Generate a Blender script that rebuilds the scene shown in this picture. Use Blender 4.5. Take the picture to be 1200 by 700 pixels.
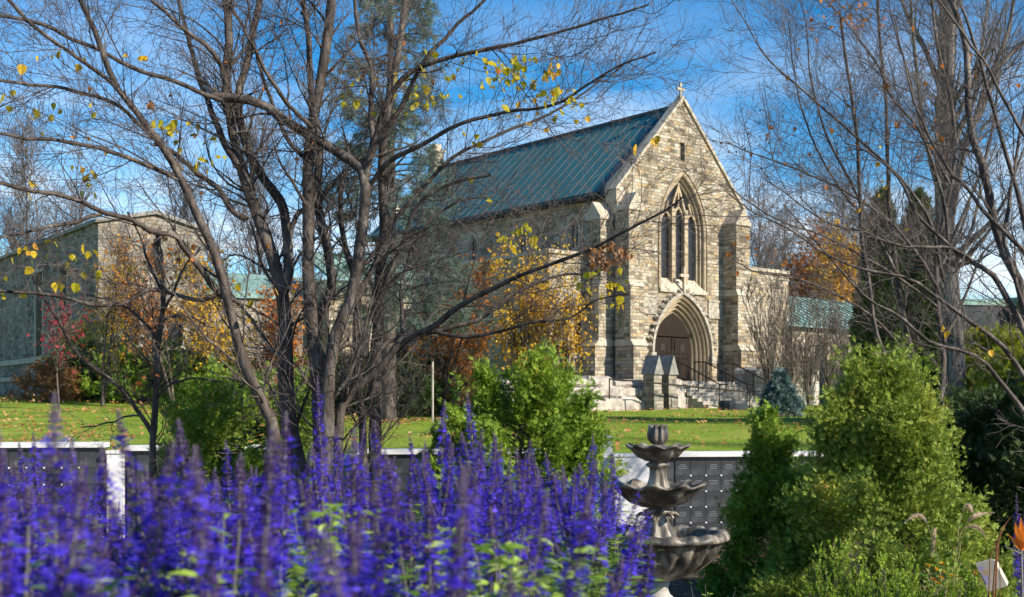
import bpy, math, random
import numpy as np
from mathutils import Vector
from mathutils.geometry import tessellate_polygon

for o in list(bpy.data.objects): bpy.data.objects.remove(o)
SC = bpy.context.scene
COL = SC.collection
F = 1430.0            # focal length of the photograph in its own pixels (1200 wide)
CZ = 2.2              # eye height above the garden
HY = 480.0            # horizon row

# ---------------------------------------------------------------- camera
cd = bpy.data.cameras.new('camera'); cam = bpy.data.objects.new('camera', cd); COL.objects.link(cam)
cam.location = (0, 0, CZ); cam.rotation_euler = (math.pi/2, 0, 0)
cd.sensor_width = 36; cd.lens = 36*F/1200; cd.shift_y = (HY-350)/1200
cd.clip_start = 0.05; cd.clip_end = 3000
cd.dof.use_dof = True; cd.dof.focus_distance = 14.0; cd.dof.aperture_fstop = 4.4
SC.camera = cam

# ---------------------------------------------------------------- sun and sky
SX, SY, EL = 0.862, -0.507, math.radians(31)
S = Vector((SX*math.cos(EL), SY*math.cos(EL), math.sin(EL)))
ld = bpy.data.lights.new('sun', 'SUN'); sun = bpy.data.objects.new('sun', ld); COL.objects.link(sun)
ld.energy = 5.0; ld.angle = math.radians(0.5); ld.color = (1.0, 0.90, 0.76)
sun.rotation_euler = S.to_track_quat('Z', 'Y').to_euler(); sun.location = (20, -20, 30)
SC.view_settings.view_transform = 'Standard'; SC.view_settings.look = 'None'
SC.view_settings.exposure = 0.70; SC.view_settings.gamma = 1.0; SC.view_settings.use_curve_mapping = False

w = bpy.data.worlds.new('World'); SC.world = w; w.use_nodes = True
nt = w.node_tree; nt.nodes.clear()
def N(nt, t, **k):
    n = nt.nodes.new(t)
    for a, v in k.items(): setattr(n, a, v)
    return n
L = nt.links.new
out = N(nt, 'ShaderNodeOutputWorld'); bg = N(nt, 'ShaderNodeBackground'); sky = N(nt, 'ShaderNodeTexSky')
sky.sky_type = 'NISHITA'; sky.sun_disc = False; sky.sun_elevation = EL; sky.sun_rotation = math.atan2(SX, SY)
sky.altitude = 100; sky.air_density = 1.0; sky.dust_density = 0.3; sky.ozone_density = 2.5
bg.inputs['Strength'].default_value = 0.115
hsv = N(nt, 'ShaderNodeHueSaturation'); hsv.inputs['Saturation'].default_value = 1.5
tc = N(nt, 'ShaderNodeTexCoord'); sep = N(nt, 'ShaderNodeSeparateXYZ')
L(tc.outputs['Generated'], sep.inputs[0])
add = N(nt, 'ShaderNodeMath', operation='ADD'); add.inputs[1].default_value = 0.12; L(sep.outputs['Z'], add.inputs[0])
dx = N(nt, 'ShaderNodeMath', operation='DIVIDE'); dy = N(nt, 'ShaderNodeMath', operation='DIVIDE')
L(sep.outputs['X'], dx.inputs[0]); L(add.outputs[0], dx.inputs[1]); L(sep.outputs['Y'], dy.inputs[0]); L(add.outputs[0], dy.inputs[1])
cmb = N(nt, 'ShaderNodeCombineXYZ'); L(dx.outputs[0], cmb.inputs[0]); L(dy.outputs[0], cmb.inputs[1])
mp = N(nt, 'ShaderNodeMapping'); mp.inputs['Scale'].default_value = (0.9, 1.1, 1); mp.inputs['Rotation'].default_value = (0, 0, 0.35)
mp.inputs['Location'].default_value = (0.35, 0.2, 0)
L(cmb.outputs[0], mp.inputs[0])
nz = N(nt, 'ShaderNodeTexNoise'); nz.inputs['Scale'].default_value = 1.6; nz.inputs['Detail'].default_value = 9; nz.inputs['Roughness'].default_value = 0.55; nz.inputs['Distortion'].default_value = 0.5
L(mp.outputs[0], nz.inputs['Vector'])
cr = N(nt, 'ShaderNodeValToRGB'); cr.color_ramp.elements[0].position = 0.40; cr.color_ramp.elements[1].position = 0.66
L(nz.outputs['Fac'], cr.inputs[0])
hr = N(nt, 'ShaderNodeMapRange'); hr.inputs['From Min'].default_value = 0.33; hr.inputs['From Max'].default_value = 0.16
hr.inputs['To Min'].default_value = 0.03; hr.inputs['To Max'].default_value = 1.0
L(sep.outputs['Z'], hr.inputs['Value'])
ml = N(nt, 'ShaderNodeMath', operation='MULTIPLY'); L(cr.outputs[0], ml.inputs[0]); L(hr.outputs[0], ml.inputs[1])
ml2 = N(nt, 'ShaderNodeMath', operation='MULTIPLY'); ml2.inputs[1].default_value = 0.72; L(ml.outputs[0], ml2.inputs[0])
mx = N(nt, 'ShaderNodeMix', data_type='RGBA'); mx.inputs['B'].default_value = (6.6, 7.0, 7.6, 1)
L(sky.outputs[0], hsv.inputs['Color']); L(hsv.outputs[0], mx.inputs['A']); L(ml2.outputs[0], mx.inputs['Factor'])
L(mx.outputs['Result'], bg.inputs['Color']); L(bg.outputs[0], out.inputs[0])

# ---------------------------------------------------------------- materials
def mat(name, base, rough=0.8, spec=0.3, metal=0.0):
    m = bpy.data.materials.new(name); m.use_nodes = True
    b = m.node_tree.nodes['Principled BSDF']
    b.inputs['Base Color'].default_value = (*base, 1); b.inputs['Roughness'].default_value = rough
    b.inputs['Specular IOR Level'].default_value = spec; b.inputs['Metallic'].default_value = metal
    return m
def noisy(name, stops, scale=4, rough=0.85, bump=0.3, bscale=None, coord='Object', stretch=(1,1,1), spec=0.25, metal=0.0, detail=6, dist=0.02):
    m = mat(name, stops[0][1], rough, spec, metal); t = m.node_tree; b = t.nodes['Principled BSDF']
    c = N(t, 'ShaderNodeTexCoord'); mpn = N(t, 'ShaderNodeMapping'); mpn.inputs['Scale'].default_value = stretch
    t.links.new(c.outputs[coord], mpn.inputs[0])
    n = N(t, 'ShaderNodeTexNoise'); n.inputs['Scale'].default_value = scale; n.inputs['Detail'].default_value = detail
    t.links.new(mpn.outputs[0], n.inputs['Vector'])
    r = N(t, 'ShaderNodeValToRGB')
    while len(r.color_ramp.elements) < len(stops): r.color_ramp.elements.new(0.5)
    for e, (p, col) in zip(r.color_ramp.elements, stops): e.position = p; e.color = (*col, 1)
    t.links.new(n.outputs['Fac'], r.inputs[0]); t.links.new(r.outputs[0], b.inputs['Base Color'])
    if bump:
        n2 = N(t, 'ShaderNodeTexNoise'); n2.inputs['Scale'].default_value = bscale or scale*4; n2.inputs['Detail'].default_value = 4
        t.links.new(mpn.outputs[0], n2.inputs['Vector'])
        bp = N(t, 'ShaderNodeBump'); bp.inputs['Strength'].default_value = bump; bp.inputs['Distance'].default_value = dist
        t.links.new(n2.outputs['Fac'], bp.inputs['Height']); t.links.new(bp.outputs[0], b.inputs['Normal'])
    return m
def leafmat(name, stops, trans=0.35, nscale=1.2, rough=0.55, spec=0.3):
    """leaf colour varies leaf by leaf and in patches; thin leaves let light through"""
    m = bpy.data.materials.new(name); m.use_nodes = True; t = m.node_tree; t.nodes.clear()
    o = N(t, 'ShaderNodeOutputMaterial'); b = N(t, 'ShaderNodeBsdfPrincipled'); tr = N(t, 'ShaderNodeBsdfTranslucent'); mix = N(t, 'ShaderNodeMixShader')
    b.inputs['Roughness'].default_value = rough; b.inputs['Specular IOR Level'].default_value = spec
    g = N(t, 'ShaderNodeNewGeometry'); c = N(t, 'ShaderNodeTexCoord'); n = N(t, 'ShaderNodeTexNoise'); n.inputs['Scale'].default_value = nscale; n.inputs['Detail'].default_value = 3
    t.links.new(c.outputs['Object'], n.inputs['Vector'])
    a = N(t, 'ShaderNodeMath', operation='MULTIPLY_ADD'); a.inputs[1].default_value = 0.62; t.links.new(g.outputs['Random Per Island'], a.inputs[0])
    s = N(t, 'ShaderNodeMath', operation='MULTIPLY_ADD'); s.inputs[1].default_value = 1.3; s.inputs[2].default_value = -0.46
    t.links.new(n.outputs['Fac'], s.inputs[0]); t.links.new(s.outputs[0], a.inputs[2])
    r = N(t, 'ShaderNodeValToRGB')
    while len(r.color_ramp.elements) < len(stops): r.color_ramp.elements.new(0.5)
    for e, (p, col) in zip(r.color_ramp.elements, stops): e.position = p; e.color = (*col, 1)
    t.links.new(a.outputs[0], r.inputs[0]); t.links.new(r.outputs[0], b.inputs['Base Color']); t.links.new(r.outputs[0], tr.inputs['Color'])
    mix.inputs[0].default_value = trans
    t.links.new(b.outputs[0], mix.inputs[1]); t.links.new(tr.outputs[0], mix.inputs[2]); t.links.new(mix.outputs[0], o.inputs[0])
    return m
def stonemat(name, tones, bw=0.46, bh=0.16, mortar=(0.22,0.19,0.15), bump=0.8, msize=0.012, warp=0.05):
    """coursed rubble: courses and stones of uneven size, every stone with a tone of its own"""
    m = mat(name, tones[0][1], 0.9, 0.15); t = m.node_tree; b = t.nodes['Principled BSDF']
    c = N(t, 'ShaderNodeUVMap'); c.uv_map = 'UVMap'
    n0 = N(t, 'ShaderNodeTexNoise'); n0.inputs['Scale'].default_value = 0.9; n0.inputs['Detail'].default_value = 4
    t.links.new(c.outputs[0], n0.inputs['Vector'])
    vs = N(t, 'ShaderNodeVectorMath', operation='MULTIPLY_ADD'); vs.inputs[1].default_value = (warp*3, warp*1.2, 0)
    t.links.new(n0.outputs['Color'], vs.inputs[0]); t.links.new(c.outputs[0], vs.inputs[2])
    n1 = N(t, 'ShaderNodeTexNoise'); n1.inputs['Scale'].default_value = 7; n1.inputs['Detail'].default_value = 2
    t.links.new(c.outputs[0], n1.inputs['Vector'])
    v2 = N(t, 'ShaderNodeVectorMath', operation='MULTIPLY_ADD'); v2.inputs[1].default_value = (0.05, 0.02, 0)
    t.links.new(n1.outputs['Color'], v2.inputs[0]); t.links.new(vs.outputs[0], v2.inputs[2])
    def brick(w_, h_, off):
        br = N(t, 'ShaderNodeTexBrick'); br.offset = 0.43; br.offset_frequency = 2; br.squash = 0.62; br.squash_frequency = 3
        br.inputs['Color1'].default_value = (0,0,0,1); br.inputs['Color2'].default_value = (1,1,1,1); br.inputs['Mortar'].default_value = (0.5,0.5,0.5,1)
        br.inputs['Scale'].default_value = 1; br.inputs['Mortar Size'].default_value = msize; br.inputs['Mortar Smooth'].default_value = 0.3
        br.inputs['Brick Width'].default_value = w_; br.inputs['Row Height'].default_value = h_; br.inputs['Bias'].default_value = 0
        t.links.new(v2.outputs[0], br.inputs['Vector']); return br
    b1 = brick(bw, bh, 0); b2 = brick(bw*0.61, bh*2, 0)
    # patches where larger stones span two courses
    vor = N(t, 'ShaderNodeTexVoronoi'); vor.inputs['Scale'].default_value = 1.6
    t.links.new(v2.outputs[0], vor.inputs['Vector'])
    sp = N(t, 'ShaderNodeSeparateColor'); t.links.new(vor.outputs['Color'], sp.inputs[0])
    gt = N(t, 'ShaderNodeMath', operation='GREATER_THAN'); gt.inputs[1].default_value = 0.80; t.links.new(sp.outputs[0], gt.inputs[0])
    mc = N(t, 'ShaderNodeMix', data_type='RGBA'); t.links.new(gt.outputs[0], mc.inputs['Factor']); t.links.new(b1.outputs['Color'], mc.inputs['A']); t.links.new(b2.outputs['Color'], mc.inputs['B'])
    mf = N(t, 'ShaderNodeMix', data_type='FLOAT'); t.links.new(gt.outputs[0], mf.inputs[0]); t.links.new(b1.outputs['Fac'], mf.inputs[2]); t.links.new(b2.outputs['Fac'], mf.inputs[3])
    n3 = N(t, 'ShaderNodeTexNoise'); n3.inputs['Scale'].default_value = 3.5; n3.inputs['Detail'].default_value = 6; t.links.new(c.outputs[0], n3.inputs['Vector'])
    sm = N(t, 'ShaderNodeMath', operation='MULTIPLY_ADD'); sm.inputs[1].default_value = 0.5; sm.inputs[2].default_value = -0.25; t.links.new(n3.outputs['Fac'], sm.inputs[0])
    ad = N(t, 'ShaderNodeMath', operation='ADD'); t.links.new(mc.outputs['Result'], ad.inputs[0]); t.links.new(sm.outputs[0], ad.inputs[1])
    r = N(t, 'ShaderNodeValToRGB')
    while len(r.color_ramp.elements) < len(tones): r.color_ramp.elements.new(0.5)
    for e, (p, col) in zip(r.color_ramp.elements, tones): e.position = p; e.color = (*col, 1)
    t.links.new(ad.outputs[0], r.inputs[0])
    mm = N(t, 'ShaderNodeMix', data_type='RGBA'); mm.inputs['B'].default_value = (*mortar, 1)
    t.links.new(mf.outputs[0], mm.inputs['Factor']); t.links.new(r.outputs[0], mm.inputs['A'])
    # rain streaks and soot: tall soft stains over the masonry
    mps = N(t, 'ShaderNodeMapping'); mps.inputs['Scale'].default_value = (0.9, 0.22, 1); t.links.new(c.outputs[0], mps.inputs[0])
    ns = N(t, 'ShaderNodeTexNoise'); ns.inputs['Scale'].default_value = 1.3; ns.inputs['Detail'].default_value = 7; t.links.new(mps.outputs[0], ns.inputs['Vector'])
    rs = N(t, 'ShaderNodeValToRGB'); rs.color_ramp.elements[0].position = 0.32; rs.color_ramp.elements[0].color = (0.66,0.63,0.58,1); rs.color_ramp.elements[1].position = 0.56; rs.color_ramp.elements[1].color = (1.06,1.05,1.04,1)
    t.links.new(ns.outputs['Fac'], rs.inputs[0]); ms = N(t, 'ShaderNodeMix', data_type='RGBA', blend_type='MULTIPLY'); ms.inputs['Factor'].default_value = 1.0
    t.links.new(mm.outputs['Result'], ms.inputs['A']); t.links.new(rs.outputs[0], ms.inputs['B']); t.links.new(ms.outputs['Result'], b.inputs['Base Color'])
    hh = N(t, 'ShaderNodeMath', operation='MULTIPLY_ADD'); hh.inputs[1].default_value = -1.0; t.links.new(mf.outputs[0], hh.inputs[0]); 
    n4 = N(t, 'ShaderNodeTexNoise'); n4.inputs['Scale'].default_value = 9; n4.inputs['Detail'].default_value = 5; t.links.new(c.outputs[0], n4.inputs['Vector'])
    h2 = N(t, 'ShaderNodeMath', operation='ADD'); t.links.new(n4.outputs['Fac'], h2.inputs[0]); t.links.new(mc.outputs['Result'], h2.inputs[1])
    t.links.new(h2.outputs[0], hh.inputs[2])
    bp = N(t, 'ShaderNodeBump'); bp.inputs['Strength'].default_value = bump; bp.inputs['Distance'].default_value = 0.04
    t.links.new(hh.outputs[0], bp.inputs['Height']); t.links.new(bp.outputs[0], b.inputs['Normal'])
    return m

M = {}
tones = [(0.0,(0.15,0.13,0.10)),(0.2,(0.27,0.235,0.175)),(0.42,(0.38,0.335,0.25)),(0.62,(0.47,0.425,0.33)),(0.76,(0.42,0.30,0.15)),(0.84,(0.34,0.30,0.24)),(1.0,(0.56,0.52,0.43))]
M['stone'] = stonemat('rubble_limestone', tones)
M['stone_big'] = stonemat('rough_block', [(0,(0.26,0.24,0.21)),(0.4,(0.44,0.41,0.36)),(0.8,(0.55,0.52,0.47)),(1,(0.40,0.36,0.30))], 0.9, 0.42, bump=0.8, msize=0.02)
M['dressed'] = noisy('dressed_limestone', [(0.3,(0.36,0.31,0.23)),(0.7,(0.52,0.46,0.36))], 3, 0.85, 0.25)
M['tan_stone'] = noisy('tan_dressed_stone', [(0.3,(0.30,0.235,0.155)),(0.7,(0.43,0.35,0.24))], 3, 0.85, 0.25)
M['stone_grey'] = stonemat('grey_rubble_limestone', [(0.0,(0.11,0.105,0.095)),(0.3,(0.21,0.20,0.18)),(0.6,(0.30,0.285,0.25)),(0.8,(0.26,0.22,0.16)),(1.0,(0.38,0.36,0.32))])
M['cap_grey'] = noisy('lichen_grey_cap', [(0.3,(0.16,0.155,0.145)),(0.7,(0.30,0.29,0.265))], 4, 0.9, 0.5, 12)
M['carved'] = noisy('carved_limestone', [(0.35,(0.26,0.24,0.20)),(0.65,(0.50,0.45,0.36))], 6, 0.9, 1.0, 9, dist=0.08)
M['boulder'] = noisy('boulder_stone', [(0.25,(0.20,0.18,0.16)),(0.5,(0.42,0.38,0.33)),(0.8,(0.56,0.52,0.46))], 2.2, 0.9, 0.8, 6, dist=0.06)
M['roof'] = noisy('standing_seam_green_metal', [(0.2,(0.034,0.145,0.150)),(0.8,(0.038,0.160,0.164))], 0.3, 0.6, 0, 3, spec=0.35)
M['roof_trim'] = mat('dark_roof_edge', (0.02,0.035,0.045), 0.5)
M['copper'] = noisy('weathered_copper', [(0.3,(0.12,0.23,0.20)),(0.7,(0.24,0.36,0.32))], 1.5, 0.7, 0.2)
M['glass_dark'] = mat('dark_leaded_glass', (0.012,0.013,0.016), 0.25, 0.5)
M['wood_dark'] = noisy('dark_brown_door', [(0.3,(0.018,0.014,0.011)),(0.7,(0.034,0.027,0.022))], 5, 0.8, 0.3, stretch=(6,1,1), spec=0.08)
M['iron'] = mat('black_iron', (0.03,0.022,0.018), 0.5)
M['concrete'] = noisy('pale_concrete', [(0.3,(0.36,0.33,0.28)),(0.7,(0.50,0.46,0.40))], 2, 0.9, 0.3)
M['bark'] = noisy('grey_brown_bark', [(0.25,(0.018,0.013,0.010)),(0.46,(0.058,0.044,0.035)),(0.60,(0.11,0.09,0.074)),(0.72,(0.20,0.175,0.145))], 9, 0.7, 0.8, 30, stretch=(1,1,0.35), spec=0.35, dist=0.02)
M['bark_ash'] = noisy('furrowed_bark', [(0.35,(0.05,0.045,0.04)),(0.65,(0.23,0.21,0.19))], 8, 0.9, 1.0, 14, stretch=(1,1,0.12), dist=0.05)
M['twig'] = noisy('twig_bark', [(0.3,(0.06,0.045,0.038)),(0.7,(0.17,0.14,0.12))], 6, 0.6, 0, spec=0.35)
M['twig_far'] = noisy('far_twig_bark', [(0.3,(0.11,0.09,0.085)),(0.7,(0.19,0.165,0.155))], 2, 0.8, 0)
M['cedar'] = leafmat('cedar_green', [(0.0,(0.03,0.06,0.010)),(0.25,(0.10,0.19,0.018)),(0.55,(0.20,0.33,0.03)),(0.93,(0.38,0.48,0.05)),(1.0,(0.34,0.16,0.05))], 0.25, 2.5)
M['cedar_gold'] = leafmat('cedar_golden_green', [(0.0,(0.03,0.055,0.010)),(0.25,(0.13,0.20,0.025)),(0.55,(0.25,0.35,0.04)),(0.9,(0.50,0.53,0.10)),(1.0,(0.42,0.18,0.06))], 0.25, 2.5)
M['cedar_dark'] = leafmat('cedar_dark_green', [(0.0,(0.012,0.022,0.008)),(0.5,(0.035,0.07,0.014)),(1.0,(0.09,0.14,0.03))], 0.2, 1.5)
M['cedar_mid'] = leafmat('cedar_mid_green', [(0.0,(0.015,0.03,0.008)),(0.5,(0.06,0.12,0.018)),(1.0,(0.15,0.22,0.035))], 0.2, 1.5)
M['spruce_blue'] = leafmat('blue_spruce_needles', [(0.0,(0.05,0.09,0.085)),(0.5,(0.10,0.17,0.16)),(1.0,(0.20,0.29,0.28))], 0.1, 2.0)
M['pine'] = leafmat('blue_green_pine', [(0.0,(0.05,0.085,0.07)),(0.5,(0.12,0.185,0.15)),(1.0,(0.22,0.30,0.24))], 0.15, 0.8)
M['juniper'] = leafmat('juniper_green', [(0.0,(0.10,0.17,0.015)),(0.5,(0.28,0.42,0.03)),(1.0,(0.50,0.58,0.08))], 0.25, 3)
M['leaf_yellow'] = leafmat('yellow_leaf', [(0.0,(0.33,0.36,0.02)),(0.45,(0.62,0.52,0.02)),(0.85,(0.75,0.48,0.03)),(1.0,(0.45,0.18,0.03))], 0.5, 0.7)
M['leaf_gold'] = leafmat('golden_leaf', [(0.0,(0.48,0.38,0.03)),(0.5,(0.78,0.48,0.03)),(1.0,(0.72,0.30,0.03))], 0.4, 0.8)
M['leaf_orange'] = leafmat('orange_leaf', [(0.0,(0.22,0.09,0.02)),(0.5,(0.52,0.17,0.03)),(1.0,(0.62,0.28,0.04))], 0.4, 0.8)
M['leaf_red'] = leafmat('crimson_leaf', [(0.0,(0.14,0.01,0.02)),(0.6,(0.33,0.03,0.05)),(1.0,(0.42,0.10,0.06))], 0.4, 1)
M['leaf_brown'] = leafmat('dry_brown_leaf', [(0.0,(0.12,0.05,0.02)),(0.6,(0.30,0.14,0.05)),(1.0,(0.42,0.23,0.10))], 0.3, 1)
M['leaf_dry'] = leafmat('fallen_tan_leaf', [(0.0,(0.24,0.09,0.03)),(0.6,(0.50,0.23,0.08)),(1.0,(0.68,0.46,0.24))], 0.3, 1)
M['leaf_ygreen'] = leafmat('yellow_green_leaf', [(0.0,(0.08,0.13,0.02)),(0.5,(0.28,0.32,0.03)),(1.0,(0.52,0.45,0.04))], 0.4, 1)
M['salvia_leaf'] = leafmat('salvia_leaf', [(0.0,(0.05,0.11,0.015)),(0.5,(0.18,0.31,0.04)),(1.0,(0.44,0.55,0.11))], 0.42, 4)
M['floret'] = leafmat('blue_violet_floret', [(0.0,(0.05,0.025,0.36)),(0.5,(0.09,0.05,0.66)),(1.0,(0.20,0.13,0.92))], 0.4, 9)
M['calyx'] = leafmat('purple_calyx', [(0.0,(0.05,0.022,0.10)),(0.5,(0.12,0.065,0.20)),(1.0,(0.30,0.22,0.42))], 0.3, 9)
M['leaf_bright'] = leafmat('bright_salvia_leaf', [(0.0,(0.14,0.26,0.03)),(0.5,(0.36,0.52,0.08)),(1.0,(0.62,0.72,0.22))], 0.45, 5)
M['stem_green'] = mat('purple_green_stem', (0.16,0.15,0.12), 0.6)
M['lawn'] = noisy('lawn_grass', [(0.3,(0.11,0.18,0.012)),(0.5,(0.18,0.26,0.018)),(0.7,(0.30,0.31,0.05))], 0.9, 0.95, 0.8, 25, dist=0.05)
M['blade'] = leafmat('grass_blade', [(0.0,(0.13,0.22,0.012)),(0.5,(0.26,0.38,0.022)),(1.0,(0.42,0.45,0.06))], 0.45, 0.4)
M['soil'] = noisy('leafy_soil', [(0.35,(0.03,0.022,0.015)),(0.6,(0.08,0.055,0.035)),(0.8,(0.16,0.10,0.05))], 7, 0.95, 0.9, 20)
M['granite'] = noisy('polished_dark_granite', [(0.3,(0.022,0.024,0.028)),(0.55,(0.05,0.053,0.06)),(0.75,(0.11,0.11,0.115))], 2.4, 0.22, 0.15, 60, spec=0.5)
M['white_stone'] = noisy('white_wall_stone', [(0.3,(0.50,0.50,0.49)),(0.5,(0.66,0.66,0.65)),(0.7,(0.76,0.76,0.76))], 2.6, 0.7, 0.3, 30)
M['etch'] = mat('etched_grey', (0.22,0.23,0.25), 0.6)
M['bronze'] = noisy('aged_bronze', [(0.32,(0.02,0.018,0.016)),(0.46,(0.075,0.066,0.055)),(0.56,(0.17,0.145,0.11)),(0.7,(0.42,0.38,0.31))], 11, 0.5, 0.7, 45, spec=0.5, metal=0.1, dist=0.006, stretch=(1,1,0.35))
M['foot_stone'] = noisy('fountain_foot', [(0.3,(0.30,0.28,0.25)),(0.7,(0.42,0.40,0.37))], 8, 0.7, 0.2)
M['black_slate'] = noisy('dark_polished_stone', [(0.3,(0.012,0.016,0.02)),(0.7,(0.03,0.04,0.05))], 3, 0.55, 0.3)
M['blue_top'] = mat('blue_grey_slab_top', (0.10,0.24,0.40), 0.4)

# ---------------------------------------------------------------- mesh helpers
def mesh_np(name, V, Fc, material, smooth=False, uv=False, mi=None):
    """V (n,3); Fc a list of (m,k) integer arrays; material one or several"""
    me = bpy.data.meshes.new(name)
    V = np.asarray(V, dtype=np.float32)
    if not isinstance(Fc, (list, tuple)): Fc = [Fc]
    Fc = [np.asarray(f, dtype=np.int32) for f in Fc if len(f)]
    nf = sum(len(f) for f in Fc); nl = sum(f.size for f in Fc)
    me.vertices.add(len(V)); me.vertices.foreach_set('co', V.ravel())
    me.loops.add(nl); me.loops.foreach_set('vertex_index', np.concatenate([f.ravel() for f in Fc]))
    me.polygons.add(nf)
    sizes = np.concatenate([np.full(len(f), f.shape[1], dtype=np.int32) for f in Fc])
    me.polygons.foreach_set('loop_start', np.concatenate([[0], np.cumsum(sizes)[:-1]]).astype(np.int32))
    me.polygons.foreach_set('loop_total', sizes)
    if mi is not None: me.polygons.foreach_set('material_index', np.asarray(mi, dtype=np.int32))
    me.polygons.foreach_set('use_smooth', np.full(nf, bool(smooth)))
    me.update(calc_edges=True); me.validate()
    for mm in (material if isinstance(material, (list, tuple)) else [material]): me.materials.append(mm)
    if uv: box_uv(me)
    return me
def box_uv(me):
    uvl = me.uv_layers.new(name='UVMap')
    for p in me.polygons:
        n = p.normal
        if abs(n.z) > 0.75: t = Vector((1,0,0)); b = Vector((0,1,0))
        else: t = Vector((-n.y, n.x, 0)).normalized(); b = Vector((0,0,1))
        for li in p.loop_indices:
            co = me.vertices[me.loops[li].vertex_index].co
            uvl.data[li].uv = (co.dot(t) + 3.7*n.x, co.dot(b))
def link(name, me, parent=None):
    o = bpy.data.objects.new(name, me); COL.objects.link(o)
    if parent is not None: o.parent = parent
    return o
def tag(o, label=None, cat=None, group=None, kind=None):
    if label: o['label'] = label
    if cat: o['category'] = cat
    if group: o['group'] = group
    if kind: o['kind'] = kind
    return o
def thing(name, label, cat, loc=(0,0,0), rz=0, group=None):
    o = bpy.data.objects.new(name, None); COL.objects.link(o); o.location = loc; o.rotation_euler = (0,0,rz)
    o.empty_display_size = 0.2
    return tag(o, label, cat, group)
class MB:
    """collects shapes, then links them as one mesh object"""
    def __init__(s): s.V = []; s.F = []; s.mi = []; s.n = 0
    def add(s, verts, faces, m=0):
        s.V.extend([tuple(v) for v in verts]); 
        for f in faces: s.F.append([i + s.n for i in f]); s.mi.append(m)
        s.n += len(verts); return s
    def box(s, x0, x1, y0, y1, z0, z1, m=0):
        return s.add([(x0,y0,z0),(x1,y0,z0),(x1,y1,z0),(x0,y1,z0),(x0,y0,z1),(x1,y0,z1),(x1,y1,z1),(x0,y1,z1)],
              [(0,3,2,1),(4,5,6,7),(0,1,5,4),(1,2,6,5),(2,3,7,6),(3,0,4,7)], m)
    def hexa(s, b, t, m=0):   # four bottom points, four top points
        return s.add(list(b)+list(t), [(0,3,2,1),(4,5,6,7),(0,1,5,4),(1,2,6,5),(2,3,7,6),(3,0,4,7)], m)
    def tube(s, pts, r, sides=8, m=0, cap=True):
        pts = [Vector(p) for p in pts]; rr = r if isinstance(r, (list,tuple)) else [r]*len(pts); V = []
        for i, p in enumerate(pts):
            t = (pts[min(i+1,len(pts)-1)] - pts[max(i-1,0)]).normalized()
            a = t.cross(Vector((0.13,0.31,0.94)) if abs(t.z) < 0.9 else Vector((1,0,0))).normalized(); b = t.cross(a)
            for k in range(sides):
                an = 2*math.pi*k/sides; V.append(p + (a*math.cos(an) + b*math.sin(an))*rr[i])
        Fc = [(i*sides+k, i*sides+(k+1)%sides, (i+1)*sides+(k+1)%sides, (i+1)*sides+k) for i in range(len(pts)-1) for k in range(sides)]
        if cap: Fc += [tuple(range(sides))[::-1], tuple((len(pts)-1)*sides+k for k in range(sides))]
        return s.add(V, Fc, m)
    def loft(s, rings, closed=False, m=0):
        n = len(rings[0]); V = [p for r in rings for p in r]; Fc = []
        for i in range(len(rings)-1):
            for k in range(n if closed else n-1):
                k2 = (k+1) % n; Fc.append((i*n+k, i*n+k2, (i+1)*n+k2, (i+1)*n+k))
        return s.add(V, Fc, m)
    def wall(s, outline, holes, y0, y1, m=0):
        """prism in the xz plane from y0 (front) to y1 with arched or square holes"""
        loops = [outline] + list(holes); flat = [p for l in loops for p in l]
        tris = tessellate_polygon([[Vector((p[0],p[1],0)) for p in l] for l in loops])
        n = len(flat); V = [(p[0],y0,p[1]) for p in flat] + [(p[0],y1,p[1]) for p in flat]; Fc = []
        for t in tris:
            a, b, c = [Vector((flat[i][0], flat[i][1])) for i in t]
            ccw = (b-a).cross(c-a) > 0
            t = t if ccw else t[::-1]
            Fc.append(tuple(t)); Fc.append(tuple(i+n for i in t[::-1]))
        base = 0
        for l in loops:
            k = len(l)
            for i in range(k): Fc.append((base+i, base+(i+1)%k, n+base+(i+1)%k, n+base+i))
            base += k
        return s.add(V, Fc, m)
    def build(s, name, material, parent=None, smooth=False, dz=0.0, uv=True, recalc=True):
        me = bpy.data.meshes.new(name); me.from_pydata([(v[0],v[1],v[2]-dz) for v in s.V], [], s.F)
        me.polygons.foreach_set('material_index', s.mi)
        for mm in (material if isinstance(material, (list,tuple)) else [material]): me.materials.append(mm)
        if recalc:
            import bmesh
            bm = bmesh.new(); bm.from_mesh(me); bmesh.ops.recalc_face_normals(bm, faces=bm.faces); bm.to_mesh(me); bm.free()
        me.polygons.foreach_set('use_smooth', [smooth]*len(me.polygons)); me.update()
        if uv: box_uv(me)
        return link(name, me, parent)
def arch(cx, hw, z0, zs, za, n=9):
    """pointed arch outline from the left foot over the apex to the right foot"""
    h = za - zs; R = (hw*hw + h*h)/(2*hw); c = cx - hw + R; a1 = math.atan2(h, cx - c)
    P = [(cx-hw, z0)]
    for i in range(n+1):
        a = math.pi + (a1 - math.pi)*i/n; P.append((c + R*math.cos(a), zs + R*math.sin(a)))
    return P + [(2*cx - x, z) for x, z in P[::-1][1:]]

def P3(px, py, Y): return np.array([(px-600)/F*Y, Y, CZ + (HY-py)/F*Y])

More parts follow.
